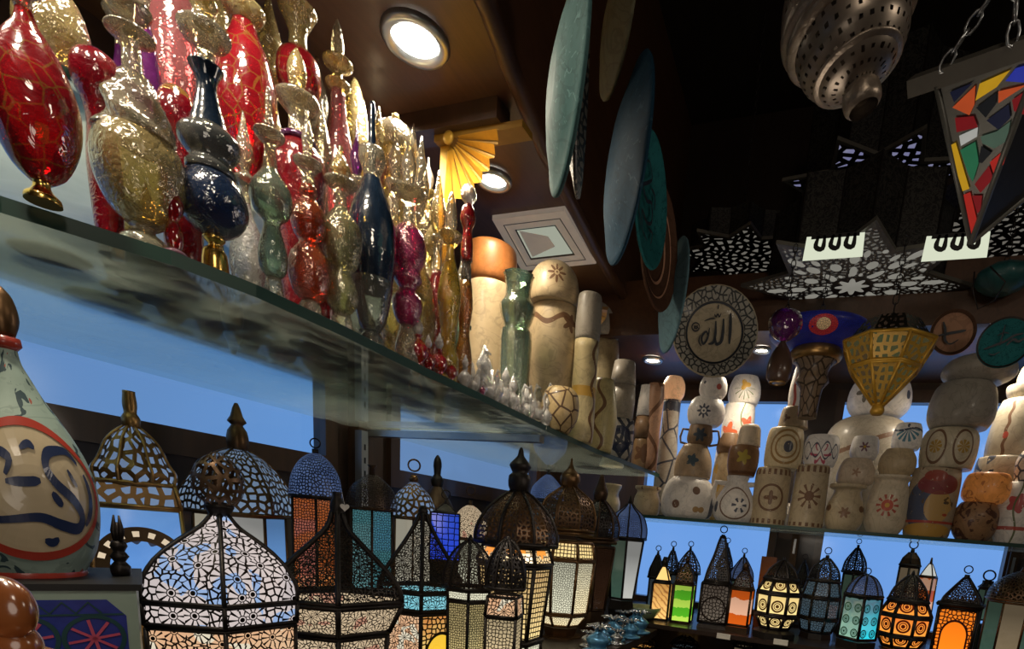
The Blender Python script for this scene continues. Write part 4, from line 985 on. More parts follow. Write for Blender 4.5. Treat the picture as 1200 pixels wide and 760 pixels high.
# filling the second row so the shelf reads as crowded
for px, w, top, mt, lb in ((928, 14, 590, 'grey stone', 'plain grey cup in the gap between the medallion and sun vases'), (832, 13, 575, 'cream stone', 'cream jar behind the spotted egg pot')):
    pot(lb, px, 590, Y3, ZB, [(None, w * .8), (605, w), (top + 12, w), (top, w * .7)], mt, 'stone_jar', 'jar')

for px, py, hw in ((60, 300, 52), (172, 340, 46), (270, 376, 40), (352, 408, 32), (398, 424, 26), (120, 352, 46)):  # mauve discs added in place of the round bottle bases
    b = onZ(px, py, ZL); b.z = ZL + .0002; rr = rat(b.x, b.y, b.z, hw)
    t = thing('bottle_base', 'round flat mauve glass coaster on the long shelf, seen from below through the pane', 'bottle base', b, 'mauve glass bottle bases on the long shelf')
    MB().lathe([(1e-4, 0), (rr * .96, 0), (rr, .0015), (rr * .97, .003), (1e-4, .002)], 32, caps=(False, False)).build('disc', MAT['mauve glass'], t)
    MB().lathe([(rr * .55, -.0001), (rr * .6, .0032), (rr * .5, .0032)], 24, caps=(False, False)).build('ring', MAT['purple glass'], t)

# ================================================================== LANTERNS
def lantern(label, px, py, plane, zs, tiers, roof=None, finial=None, ringp=None, base=None, n=6, ph=0, metal='brown iron', th=1.6, name='lantern', group=None, rings=(), extra=(), cat='lantern'):
    """tiers: [(y_bottom, hw, y_top, hw, pane material, part name)], all from the photo"""
    b = onX(px, py, plane) if plane < 0 else onY(px, py, plane)
    b = Vector((b.x, b.y, zs)); t = thing(name, label, cat, b, group); f = facing(b); dist = b.length
    r_th = rat(b.x, b.y, b.z + .2, th)
    fr = MB(); cor = []
    def ngon(r, z): return [Vector((r * math.cos(f + PI + 2 * PI * (j + ph) / n), r * math.sin(f + PI + 2 * PI * (j + ph) / n), z)) for j in range(n)]
    k = (1.36 if ph == .5 else 1.18 if ph > .2 else 1.05) if n < 6 else 1
    for i, (y0, h0, y1, h1, mt, pn) in enumerate(tiers):
        if isinstance(h0, list): q = prof(b, h0)     # curved tier
        else: q = prof(b, [(y0, h0), (y1, h1)])
        q = [(r, max(z, .004)) for r, z in q]
        q = [(r * k, z) for r, z in q]
        if len(q) > 2: q = sm(q, 3)
        rows = [ngon(r, z) for r, z in q]
        for j in range(n): fr.tube([row[j] for row in rows], r_th, 5)
        fr.tube(rows[0], r_th, 5, closed=True); fr.tube(rows[-1], r_th, 5, closed=True)
        al = [0]
        for a in range(1, len(q)): al.append(al[-1] + math.hypot(q[a][0] - q[a - 1][0], q[a][1] - q[a - 1][1]))
        for j in range(n):
            m = MB(); j2 = (j + 1) % n; wmax = max((row[j2] - row[j]).length for row in rows)
            mm = mt[j % len(mt)] if isinstance(mt, (list, tuple)) else mt
            sc1 = 1 / wmax if mm.startswith('lit') else 1
            for a in range(len(rows) - 1):
                c0, c1 = rows[a], rows[a + 1]; w0 = (c0[j2] - c0[j]).length * sc1 / 2; w1 = (c1[j2] - c1[j]).length * sc1 / 2; off = 0 if mm.startswith('lit') else j * .71
                P = [c0[j], c0[j2], c1[j2], c1[j]]; P = [Vector((p.x * .985, p.y * .985, p.z)) for p in P]
                m.poly(P, [(-w0 + off, al[a] * sc1), (w0 + off, al[a] * sc1), (w1 + off, al[a + 1] * sc1), (-w1 + off, al[a + 1] * sc1)])
            m.build(pn, MAT[mm], t)
    for y, h in rings:
        (r, z), = prof(b, [(y, h)]); fr.tube(ngon(r * k, z), r_th * 1.3, 5, closed=True)
    fr.build('frame', MAT[metal], t)
    if roof:
        mt, pts = roof[:2]; rn = roof[2] if len(roof) > 2 else n
        q = prof(b, pts); q = sm(q) if len(q) > 3 else q
        MB().lathe(q, rn, face=f, ph=ph if rn == n else 0, flat=rn < 12, caps=(False, False)).build('dome', MAT[mt], t)
        if rn < 12:
            rb = MB(); rws = [[Vector((r * math.cos(f + PI + 2 * PI * (j + ph) / rn), r * math.sin(f + PI + 2 * PI * (j + ph) / rn), z)) for j in range(rn)] for r, z in q]
            for j in range(rn): rb.tube([row[j] for row in rws], r_th * .7, 5)
            rb.tube(rws[0], r_th * 1.2, 5, closed=True); rb.build('dome_ribs', MAT[metal], t)
        else:
            MB().lathe([(q[0][0] * 1.0, q[0][1] - r_th), (q[0][0] * 1.04, q[0][1]), (q[0][0] * 1.0, q[0][1] + r_th)], 24, caps=(False, False)).build('dome_rim', MAT[metal], t)
    if finial:
        q = prof(b, finial); q = sm(q, 2) if len(q) > 3 else q
        MB().lathe(q, 14).build('finial', MAT[metal], t)
    if ringp:
        y, rr = ringp; (R, z), = prof(b, [(y, rr)])
        MB().ring((0, 0, z), R, max(R * .16, .0012), rot=f + PI / 2).build('hanging_ring', MAT[metal], t)
    if base:
        q = prof(b, base); q = [(r * k, max(z, .0 if i_ == 0 else .004)) for i_, (r, z) in enumerate(q)]
        MB().lathe(q, n, face=f, ph=ph, flat=True).build('base', MAT[metal], t)
    return t, b, f

# --- big lanterns on the counter under the glass shelf
lantern('large brass square lantern with blue arched pane, left and behind the white lace lantern', 165, 640, -1.25, ZC,
  [(720, 58, 594, 52, 'lit blue arch', 'pane'), (592, 53, 566, 47, 'pierced brass', 'gallery')],
  roof=('pierced brass', [(566, 50), (552, 52), (540, 44), (520, 34), (508, 22), (500, 10)], 8), finial=[(502, 10), (490, 12), (484, 8), (476, 9), (470, 9), (462, 8), (458, 8)],
  base=[(None, 62), (735, 64), (722, 60)], n=4, ph=.5, metal='brass', th=3)
lantern('large bronze domed lantern with cream panes behind the white lace lantern', 283, 620, -1.42, ZC,
  [(720, 54, 603, 54, ['lit blue arch', 'lit cream', 'lit side white'], 'pane')],
  roof=('pierced bronze glow', [(601, 72), (585, 70), (570, 62), (550, 47), (535, 30), (527, 12)], 6), finial=[(528, 11), (518, 14), (505, 12), (498, 7), (494, 12), (488, 8), (478, 5), (472, 2)], ringp=None,
  base=[(None, 56), (735, 60), (722, 58)], n=6, ph=.5, metal='dark brass', th=2.2)
lantern('blue-domed lantern with ring, red lattice panes and yellow arches', 371, 620, -1.2, ZC,
  [(720, 31, 584, 31, 'lit red lattice', 'pane')],
  roof=('pierced blue iron', [(582, 32), (570, 31), (556, 28), (542, 20), (534, 11), (531, 5)], 16), finial=[(532, 4), (526, 4)], ringp=(519, 6),
  base=[(None, 32), (735, 34), (722, 32)], n=6, metal='black iron')
lantern('bronze domed lantern with teal lattice panes', 436, 630, -1.36, ZC,
  [(720, 27, 597, 27, ['lit teal lattice', 'lit cream', 'lit teal lattice'], 'pane')],
  roof=('pierced bronze fine', [(596, 31), (585, 30), (572, 25), (562, 15), (556, 6)], 16), finial=[(557, 4), (548, 3), (545, 6)],
  base=[(None, 28), (735, 30), (722, 28)], n=6, metal='brown iron')
lantern('brass domed lantern with cream panes and wire loop', 484, 630, -1.34, ZC,
  [(720, 24, 608, 24, 'lit cream', 'pane')],
  roof=('pierced brass', [(606, 27), (595, 26), (580, 20), (570, 10), (565, 5)], 16), finial=[(567, 4), (561, 6), (556, 3)], ringp=(545, 7),
  base=[(None, 25), (735, 26), (722, 25)], n=6, metal='dark brass', th=1.2)
lantern('dark lantern top with a three-pronged finial between the wire loop lantern and the blue tag', 511, 620, -1.5, ZC,
  [(720, 18, 606, 18, 'lit tan', 'pane')],
  roof=('brown iron', [(604, 20), (594, 20), (582, 14), (570, 6)], 12), finial=[(572, 5), (562, 8), (556, 4), (546, 5), (538, 4), (533, 1)],
  base=[(None, 18), (735, 20), (722, 18)], n=6, metal='black iron', th=1)
lantern('small lantern with royal blue cut-out pane', 521, 640, -1.12, ZC,
  [(655, 18, 601, 17, 'lit royal', 'pane')], roof=('black iron', [(600, 18), (594, 10), (590, 3)], 4), finial=[(592, 2), (585, 1)], ringp=(579, 5),
  base=[(None, 16), (662, 17), (656, 18)], n=4, ph=.5, metal='black iron', th=1)
lantern('pale lattice lantern with scalloped amber edge behind the tall bronze dome', 550, 625, -1.3, ZC,
  [(700, 20, 632, 20, 'lit pale lattice', 'pane')], roof=('lace glow', [(630, 22), (612, 20), (598, 12), (592, 4)], 12), finial=[(593, 3), (586, 2)], ringp=(575, 5),
  base=[(None, 20), (712, 22), (701, 21)], n=6, metal='brown iron', th=1)
lantern('dark glass lantern behind the tall bronze domed lantern', 640, 600, -1.4, ZT,
  [(680, 18, 588, 18, 'lit dusk', 'pane')], roof=('pierced blue iron', [(586, 20), (572, 18), (560, 8), (556, 3)], 12), finial=[(557, 2), (552, 2)], ringp=(546, 5), base=[(None, 18), (690, 20), (681, 18)], n=6, metal='black iron', th=1)

lantern('front lantern with bell-shaped white lace hood and small globe top', 262, 690, -.86, ZC,
  [(790, 93, 726, 96, 'lace orange', 'pane'), (722, 98, 700, 100, 'lace white', 'band'), (None, [(698, 100), (680, 100), (655, 84), (635, 56), (618, 27), (602, 11)], None, None, 'lace white', 'lace_hood')],
  roof=('pierced bronze', [(592, 16), (580, 29), (562, 32), (545, 26), (535, 14), (530, 6)], 16), finial=[(604, 12), (596, 17), (592, 18), (588, 12)],
  base=[(None, 80), (860, 84), (792, 92)], n=6, ph=0, metal='black iron', th=3, name='bell_lantern')
lantern('bell-hooded dark lace lantern with a small white heart tag on its peak', 396, 680, -.96, ZC,
  [(790, 60, 738, 66, 'lace glow', 'pane'), (734, 68, 702, 86, 'lace glow', 'band'), (None, [(698, 86), (682, 82), (660, 62), (640, 38), (618, 14), (600, 7)], None, None, 'lace dim', 'lace_hood')],
  finial=[(604, 7), (596, 9), (588, 8), (582, 5), (576, 6)], base=[(None, 55), (850, 60), (792, 62)], n=6, ph=0, metal='black iron', th=3.4, name='bell_lantern')
t, b_, f_ = lantern('bell-hooded lace lantern with a cyan band and orange panes', 494, 690, -1.06, ZC,
  [(790, 52, 712, 56, ['lace orange', 'lit red lattice'], 'pane'), (708, 58, 690, 54, 'lace cyan', 'band'), (None, [(688, 54), (672, 50), (652, 36), (630, 20), (612, 9), (602, 5)], None, None, 'lace warm', 'lace_hood')],
  finial=[(604, 5), (598, 6), (592, 3)], base=[(None, 45), (840, 50), (792, 52)], n=6, ph=0, metal='black iron', th=2.4, name='bell_lantern')
hb = onX(404, 594, -.93); q_ = []
for i in range(24):
    a = 2 * PI * i / 24; hx = 16 * math.sin(a) ** 3; hz = 13 * math.cos(a) - 5 * math.cos(2 * a) - 2 * math.cos(3 * a) - math.cos(4 * a); q_.append((hx * .00055, hz * .00055))
fh = facing(hb); tx, ty = -math.sin(fh), math.cos(fh)
m = MB(); m.poly([(x * tx, x * ty, z) for x, z in q_]); m.tube([(0, 0, .004), (-.003, -.004, .03)], .0006, 4)
tag(m.build('heart_tag', MAT['white ink'], None, hb), 'small white heart-shaped tag hanging from the dark lace lantern', 'tag')
lantern('small onion-domed lantern with a yellow arched pane in front', 549, 700, -.86, ZC,
  [(800, 24, 703, 27, 'lit yellow arch', 'pane'), (701, 27, 690, 28, 'lit pale lattice', 'band')],
  roof=('pierced bronze fine', [(688, 30), (672, 29), (655, 24), (642, 15), (634, 5)], 8), finial=[(636, 4), (630, 3), (626, 1)], base=[(None, 26), (820, 28), (802, 25)], n=6, metal='black iron', th=2)
lantern('dark onion-domed lantern with orange star panes and a teal side pane', 592, 700, -.73, ZC,
  [(800, 20, 722, 21, ['lit teal', 'lit orange star', 'lit orange star', 'lit orange star'], 'pane'), (720, 22, 698, 20, 'lace orange', 'band')],
  roof=('pierced iron', [(688, 24), (672, 24), (655, 20), (640, 12), (632, 4)], 8), finial=[(634, 4), (628, 2)], base=[(None, 20), (820, 24), (802, 21)], n=4, ph=.35, metal='black iron', th=2)
lantern('tall bronze-domed lantern with golden lattice panes and stacked finial', 605, 640, -.92, ZC,
  [(745, 34, 662, 42, 'lit warm hex', 'pane'), (658, 44, 640, 38, 'lit orange star', 'band'), (800, 34, 750, 34, 'lit pale lattice', 'lower_pane')],
  roof=('pierced bronze', [(636, 50), (625, 50), (612, 46), (598, 37), (584, 22), (576, 10)], 8), finial=[(578, 9), (570, 13), (558, 13), (554, 9), (546, 13), (540, 9), (534, 4), (528, 3), (524, 1)],
  base=[(None, 34), (815, 36), (802, 34)], n=6, ph=.5, metal='black iron', th=2.4, rings=((748, 36),))
lantern('bulging hexagonal lantern glowing with warm pearly lattice', 663, 640, -.93, ZC,
  [(715, 32, 655, 37, ['lit gold lattice', 'lit pale lattice'], 'pane'), (653, 37, 634, 33, 'lit warm hex', 'band'), (730, 22, 717, 32, 'lit gold lattice', 'lower_pane')],
  roof=('pierced bronze', [(620, 33), (612, 35), (600, 34), (586, 28), (576, 16), (570, 8)], 8), finial=[(572, 8), (564, 12), (556, 11), (550, 5), (544, 2), (537, 1)],
  base=[(None, 26), (752, 26), (742, 18), (732, 22)], n=8, ph=.5, metal='dark brass', th=1.8, rings=((624, 32),))
lantern('dark brown pierced lantern with unlit panels beyond the pearly one', 699, 640, -.90, ZC,
  [(712, 17, 640, 24, 'lit brown lattice', 'pane')], roof=('pierced iron', [(630, 24), (618, 25), (604, 21), (592, 12), (586, 6)], 8), finial=[(588, 6), (578, 9), (570, 6), (563, 4), (556, 2)],
  base=[(None, 15), (724, 17), (714, 17)], n=6, metal='brown iron', th=1.6, rings=((634, 25),))
lantern('blue-grey domed lantern with pale side panes at the far end of the counter', 733, 650, -.86, ZC,
  [(700, 15, 632, 22, ['lit side white', 'lit sea', 'lit dark green'], 'pane')], roof=('pierced blue iron', [(630, 22), (618, 22), (604, 17), (596, 8), (590, 3)], 8), finial=[(592, 3), (585, 2), (580, 1)],
  base=[(None, 14), (712, 17), (702, 15)], n=6, metal='black iron', th=1.4)

# --- small lanterns on the ledge of the back wall
BY = 2.62
lantern('narrow lantern with amber marbled glass, leftmost glowing one on the back ledge', 775, 700, BY, ZT,
  [(724, 12, 682, 12, 'lit amber marble', 'pane')], roof=('lit amber marble', [(680, 12), (668, 6), (663, 3)], 4), finial=[(664, 3), (658, 4), (652, 2)], base=[(None, 13), (726, 13)], n=4, ph=.42, metal='black iron', th=1.4)
lantern('lantern with layered bright green glass and pointed arch top', 801, 700, BY, ZT,
  [(727, 13, 684, 13, 'lit green layers', 'pane')], roof=('pierced bronze', [(682, 14), (672, 12), (664, 6), (659, 2)], 4), finial=[(660, 2), (655, 3), (651, 1)], base=[(None, 15), (729, 14)], n=4, ph=.42, metal='brown iron', th=1.4)
lantern('dark square lantern with a big mosaic rosette and tall stepped roof', 838, 705, BY, ZT,
  [(727, 19, 683, 19, 'lit mosaic dark', 'pane')], roof=('pierced iron', [(681, 20), (668, 17), (650, 10), (636, 6), (628, 3)], 4), finial=[(630, 3), (626, 2)], ringp=(620, 4), base=[(None, 20), (730, 19)], n=4, ph=.45, metal='black iron', th=1.8)
lantern('small house-shaped lantern with cloudy orange and white glass', 868, 710, BY - .03, ZT,
  [(731, 14, 690, 14, 'lit orange cloud', 'pane')], roof=('pierced iron', [(688, 15), (676, 10), (668, 4)], 4), finial=[(669, 3), (662, 4), (658, 1)], base=[(None, 15), (733, 15)], n=4, ph=.4, metal='brown iron', th=1.4)
lantern('ball-shaped faceted lantern with yellow ringed panes and a dark dome', 911, 710, BY - .06, ZT,
  [(718, 26, 695, 27, 'lit yellow rings', 'pane'), (734, 17, 720, 26, 'lit yellow rings', 'lower_pane'), (693, 27, 680, 20, 'lit yellow rings', 'upper_pane')],
  roof=('pierced iron', [(678, 21), (668, 16), (660, 7), (657, 2)], 8), finial=[(658, 2), (652, 1)], base=[(None, 26), (739, 26), (735, 16)], n=8, ph=.5, metal='black iron', th=2.2, name='ball_lantern')
lantern('dark blue unlit faceted lantern right of the yellow ball lantern', 962, 700, BY + .12, ZT,
  [(722, 24, 700, 24, 'lit dusk', 'pane'), (738, 19, 724, 24, 'lit dusk', 'lower_pane'), (698, 24, 680, 19, 'lit dusk', 'upper_pane')], roof=('pierced iron', [(680, 20), (668, 17), (658, 8), (654, 3)], 8), finial=[(656, 3), (650, 2)], ringp=(645, 4), base=[(None, 20), (740, 19)], n=8, ph=.5, metal='black iron', th=1.8, name='ball_lantern')
lantern('tall dark lantern with ring behind the cyan lantern', 999, 680, 3.02, ZT,
  [(725, 13, 672, 13, 'lit dark green', 'pane')], roof=('pierced iron', [(670, 14), (658, 12), (648, 6), (642, 2)], 8), finial=[(644, 2), (638, 1.5)], ringp=(634, 3), base=[(None, 14), (730, 14)], n=6, metal='black iron', th=1.5)
lantern('domed lantern with cyan and grey-green ringed glass sides', 1009, 715, BY - .04, ZT,
  [(747, 21, 699, 21, ['lit cyan rings', 'lit green grey rings'], 'pane')], roof=('pierced blue iron', [(697, 22), (688, 19), (678, 12), (674, 4)], 8), finial=[(675, 3), (672, 2)], ringp=(669, 4), base=[(None, 22), (750, 22)], n=4, ph=0.06, metal='black iron', th=2)
lantern('tall brown lantern with ring behind the orange ball lantern', 1063, 680, 3.02, ZT,
  [(725, 13, 664, 13, 'lit tan', 'pane')], roof=('brown iron', [(662, 14), (654, 11), (647, 4)], 6), finial=[(648, 3), (643, 2)], ringp=(638, 5), base=[(None, 14), (730, 14)], n=6, metal='black iron', th=1.5)
lantern('small lantern with white roof and orange body behind the orange ball lantern', 1085, 690, 3.02, ZT,
  [(725, 11, 676, 10, 'lit orange cloud', 'pane')], roof=('lit side white', [(675, 11), (666, 6), (660, 2)], 4), finial=[(661, 2), (653, 1)], base=[(None, 12), (730, 12)], n=4, ph=.3, metal='brown iron', th=1.2)
lantern('ball-shaped faceted lantern with fiery orange ringed panes', 1062, 715, BY + .12, ZT,
  [(742, 30, 721, 32, 'lit orange rings', 'pane'), (756, 22, 744, 30, 'lit orange rings', 'lower_pane'), (719, 32, 705, 24, 'lit orange rings', 'upper_pane')],
  roof=('pierced iron', [(703, 25), (690, 20), (678, 9), (674, 3)], 8), finial=[(675, 3), (668, 1)], base=[(None, 26), (759, 24)], n=8, ph=.5, metal='black iron', th=2.4, name='ball_lantern')
lantern('house-shaped lantern with a glowing orange arched pane and ring', 1124, 720, BY - .1, ZT,
  [(764, 26, 712, 27, ['lit side white', 'lit orange arch'], 'pane')], roof=('pierced iron', [(706, 30), (700, 28), (688, 16), (677, 4)], 4), finial=[(678, 4), (673, 3)], ringp=(667, 5), base=[(None, 28), (768, 28)], n=4, ph=.45, metal='black iron', th=2.4, rings=((708, 30),))
lantern('small dark lantern with a wire handle between the orange house lantern and the large dome', 1154, 700, 3.02, ZT,
  [(725, 10, 690, 10, 'lit dark green', 'pane')], roof=('black iron', [(688, 10), (684, 6), (680, 6)], 8), ringp=(674, 7), base=[(None, 11), (730, 11)], n=6, metal='black iron', th=1.2)
lantern('large dark-domed lantern with dull green and tan panes at the right edge', 1188, 720, 2.86, ZT,
  [(770, 34, 706, 36, ['lit dark green', 'lit tan'], 'pane')], roof=('pierced bronze', [(703, 38), (692, 36), (680, 26), (672, 12), (669, 4)], 12), finial=[(670, 4), (664, 2)], base=[(None, 36), (775, 36)], n=8, ph=.5, metal='dark brass', th=1.6)
for (px, y0, w, top, mt, lb) in ((766, 700, 9, 645, 'black iron', 'dark pointed lantern roof silhouetted left on the back ledge'), (783, 700, 9, 640, 'pierced iron', 'small dark silhouetted lantern behind the amber one'), (804, 690, 14, 640, 'pierced bronze', 'domed lantern behind the green glass lantern'), (846, 690, 9, 636, 'pierced iron', 'slim dark lantern behind the rosette lantern'), (867, 690, 14, 648, 'pierced blue iron', 'domed dark lantern behind the orange cloudy one'), (938, 690, 10, 655, 'pierced iron', 'small dark lantern between the yellow ball and dark blue ones')):
    lantern(lb, px, y0, 3.02, ZT, [(725, w * .9, top + 32, w * .9, 'lit dusk' if px < 860 else 'lit dark green', 'pane')], roof=(mt, [(top + 31, w), (top + 22, w * .9), (top + 12, w * .5), (top + 5, 2)], 8), finial=[(top + 6, 2), (top, 1)], ringp=(top - 3, 3), base=[(None, w), (730, w)], n=6, metal='black iron', th=1.2)
b = onY(897, 690, 2.76); b.z = ZT
tag(MB().box((-.035, -.03, 0), (.035, .03, zat(b.x, b.y, 652) - ZT)).build('wooden_box', MAT['carved wood'], None, b), 'upright reddish brown wooden box behind the yellow ball lantern', 'box')
b = onY(752, 715, 2.56); b.z = ZT; fb = facing(b)
tag(MB().lathe(sm([(.02, 0), (.06, .008), (.09, .045), (.093, .06), (.085, .058), (.05, .02), (.01, .012)]), 20).build('leaf_dish', MAT['pale green dish'] if 'pale green dish' in MAT else simple('pale green dish', (.3, .4, .25), .3, coat=.3), None, b), 'pale green glazed dish at the left end of the back ledge', 'dish')
# lanterns on the lowest ledge, mostly below the picture
for px, w, mt, lb in ((752, 16, 'lit amber marble', 'amber glass lantern just below the ledge under the green dish'), (800, 17, 'lit dusk', 'dark lace lantern top below the ledge under the green glass lantern'), (870, 14, 'lit tan', 'small tan lantern top below the ledge under the cloudy orange one')):
    lantern(lb, px, 775, 2.75, -.77, [(790, w, 757, w, mt, 'pane')], roof=('pierced iron', [(756, w), (750, w * .8), (745, w * .3)], 8), base=[(None, w), (792, w)], n=6, metal='black iron', th=1.2)

# glittering metal and blue glass pieces at the counter's end
def trinket(px, py, row, h, kind, mt, label, group):
    b = onX(px, py, row); b.z = ZC; t = thing('metal_trinket', label, 'ornament', b, group)
    MB().lathe(sm([(.5 * h, 0), (.55 * h, .1 * h), (.3 * h, .2 * h), (.45 * h, .5 * h), (.2 * h, .7 * h), (.12 * h, .8 * h)], 2), 12).build('cup', MAT[mt], t)
    m = MB()
    for i in range(7):
        a = i * .9; m.tube([(0, 0, .75 * h), (.25 * h * math.cos(a), .25 * h * math.sin(a), h), (.5 * h * math.cos(a), .5 * h * math.sin(a), .95 * h)], [.06 * h, .05 * h, .03 * h], 5)
    m.build('petals', MAT['silver'], t); t.rotation_euler = (0, 0, random.uniform(0, 3))
i = 0
for px, row, y in ((690, -.76, 735), (704, -.74, 740), (718, -.73, 735), (732, -.74, 725), (744, -.76, 722), (700, -.69, 760), (722, -.69, 755), (738, -.69, 750), (748, -.70, 735), (715, -.82, 720), (730, -.80, 712)):
    mt = ['silver', 'blue foil', 'blue foil'][i % 3]
    trinket(px, y, row, .058 + .02 * (i % 3), 0, mt, 'small silver flower cup among the glitter at the counter end' if mt == 'silver' else 'small shiny blue flower cup among the glitter at the counter end', 'silver flower cups' if mt == 'silver' else 'blue flower cups'); i += 1

# ================================================================== LEFT FOREGROUND
# tile-faced box, glazed calligraphy vase, carved wood, dark three-pronged ornament
bx = onY(166, 684, .40); zt = bx.z; TH = math.radians(60)
t = thing('tiled_box', 'pale green box with a blue tile panel of pink starbursts under the calligraphy vase', 'box', (bx.x - .145 * math.cos(TH), bx.y - .145 * math.sin(TH), zt - .285), rz=TH)
MB().box((-.14, 0, 0), (.14, .16, .278)).build('body', simple('celadon', (.45, .6, .5), .35, coat=.3, var=.15), t)
MB().box((-.145, -.004, .278), (.145, .165, .285)).build('lid', MAT['black'], t)
m = MB(); m.poly([(-.13, -.001, .05), (.13, -.001, .05), (.13, -.001, .25), (.115, -.001, .268), (-.13, -.001, .268)]); m.build('tile_panel', simple('tile blue', (.04, .07, .42), .25, coat=.5, var=.4, scale=60), t)
mi = MB(); ms = MB(); f0 = lambda u, v: (u, -.0025, v); f1 = lambda u, v: (u, -.0035, v)
for cz in (.226, .172, .118):
    for cxx in (.103, .051, -.001, -.053, -.105):
        mi.stroke([(cxx + .024 * math.cos(a * PI / 8), cz + .024 * math.sin(a * PI / 8)) for a in range(17)], .004, f0, 2, False)
        for a in range(8):
            an = a * PI / 4 + .2; ms.stroke([(cxx, cz), (cxx + .011 * math.cos(an), cz + .011 * math.sin(an)), (cxx + .021 * math.cos(an), cz + .021 * math.sin(an))], .0028, f1, 2, False)
zz = [(-.13 + .01 * i, .2535 + (.012 if i % 2 else 0)) for i in range(25)]
mi.stroke(zz, .002, f0, 1, False); mi.stroke([(-.13, .252), (.128, .252)], .002, f0, 2, False)
mi.build('tile_lines', MAT['teal paint'], t); ms.build('tile_starbursts', MAT['pink paint'], t)
# vase
vb = onZ(38, 672, zt); vb.z = zt + .0005
def vp(y, h): return (y, h)
vprof = prof(vb, [(672, 62), (664, 66), (642, 80), (610, 88), (580, 90), (550, 86), (520, 74), (490, 56), (465, 38), (440, 24), (425, 16), (410, 13)])
zb0 = vprof[0][1]; vprof = [(r * 1.06, z - zb0) for r, z in vprof]
vs = sm(vprof)
vase_mat('celadon painted', (.36, .48, .42), (('blots', 0, 0, 0, (.02, .05, .07), 7, .6), ('blots', .3, .2, 0, (.4, .08, .05), 5, .66)), .0, .2)
t = thing('calligraphy_vase', 'glazed vase with a cream medallion of dark blue calligraphy at the left edge', 'vase', vb); fv = facing(vb) + .12
MB().lathe(vs, 40, face=fv, uvs=6).build('body', MAT['celadon painted'], t)
MB().lathe([(vs[0][0] * 1.02, -.004), (vs[0][0] * 1.06, .002), (vs[0][0] * 1.02, .008)], 40, caps=(False, False)).build('foot_band', MAT['red paint'], t)
q = vs[-1]; MB().lathe([(q[0], q[1]), (q[0] * 1.5, q[1] + .005), (q[0] * 1.4, q[1] + .012)], 20).build('collar', MAT['red paint'], t)
MB().lathe(sm([(q[0] * .9, q[1] + .012), (q[0] * 1.5, q[1] + .03), (q[0] * 1.1, q[1] + .05), (.002, q[1] + .06)]), 20).build('knob', MAT['dark brass'], t)
def onvase(off):
    def f(u, v):   # u across, v up in metres from the medallion centre
        z = v
        for (r0, z0), (r1, z1) in zip(vs[:-1], vs[1:]):
            if z0 <= z <= z1: r = r0 + (r1 - r0) * (z - z0) / max(1e-6, z1 - z0); break
        else: r = vs[-1][0]
        r += off; a = fv + u / .13
        return (r * math.cos(a), r * math.sin(a), z)
    return f
zc_ = vs[0][1] + (zat(vb.x, vb.y, 572) - vb.z); Rm, Rz = .13, .068
# medallion disc and its red border as surface grids
m = MB(); f = onvase(.0015); N = 36
for k in range(8):
    for j in range(N):
        a0, a1 = 2 * PI * j / N, 2 * PI * (j + 1) / N; s0, s1 = k / 8, (k + 1) / 8
        P = [f(Rm * s * math.cos(a), zc_ + Rz * s * math.sin(a)) for s, a in ((s0, a0), (s1, a0), (s1, a1), (s0, a1))]
        b0 = len(m.v); m.v += P; m.face((b0, b0 + 1, b0 + 2, b0 + 3), None, True)
m.build('medallion', simple('glaze cream', (.6, .5, .33), .3, coat=.4, var=.15), t)
MB().stroke([(Rm * math.cos(a * PI / 18), zc_ + Rz * math.sin(a * PI / 18)) for a in range(37)], .009, onvase(.0025), 3, False).build('medallion_border', MAT['red paint'], t)
m = MB(); g = lambda pts, w: m.stroke([(x * Rm, zc_ + y * Rz) for x, y in pts], w, onvase(.003))
g([(.72, .45), (.6, .62), (.4, .62), (.25, .55), (.2, .35), (.3, .12), (.5, -.1), (.62, -.35), (.55, -.55), (.3, -.5), (.05, -.4), (-.3, -.45), (-.7, -.5)], .012)
g([(.78, .3), (.82, .0), (.78, -.3), (.68, -.5)], .010); g([(.5, .35), (.55, .2), (.6, .1)], .007)
g([(.22, -.02), (.28, -.12), (.34, -.2)], .010); g([(-.1, .6), (.02, .68), (.1, .62)], .008); g([(.08, -.75), (.18, -.78), (.26, -.72)], .009)
g([(-.3, .1), (-.05, .12), (.1, .15)], .010); g([(-.8, .4), (-.5, .55), (-.25, .45), (-.3, .2)], .010)
m.build('calligraphy', MAT['navy paint'], t)
# dark three pronged ornament standing on the box corner
ob = onZ(142, 674, zt); ob.z = zt + .0005
t = thing('pronged_ornament', 'dark turned ornament ending in three prongs on the corner of the tiled box', 'ornament', ob)
q = prof(ob, [(672, 11), (662, 13), (656, 7), (650, 12), (644, 7), (638, 11), (632, 8)]); z0 = q[0][1]
MB().lathe(sm([(r, z - z0) for r, z in q], 2), 16).build('stem', MAT['black iron'], t)
m = MB(); zt_ = q[-1][1] - z0
for dx in (-.006, 0, .006): m.tube([(dx * .6, 0, zt_ - .002), (dx * 1.2, 0, zt_ + .012), (dx * .8, 0, zt_ + (.03 if dx else .022))], [.003, .0035, .001], 6)
m.build('prongs', MAT['black iron'], t)
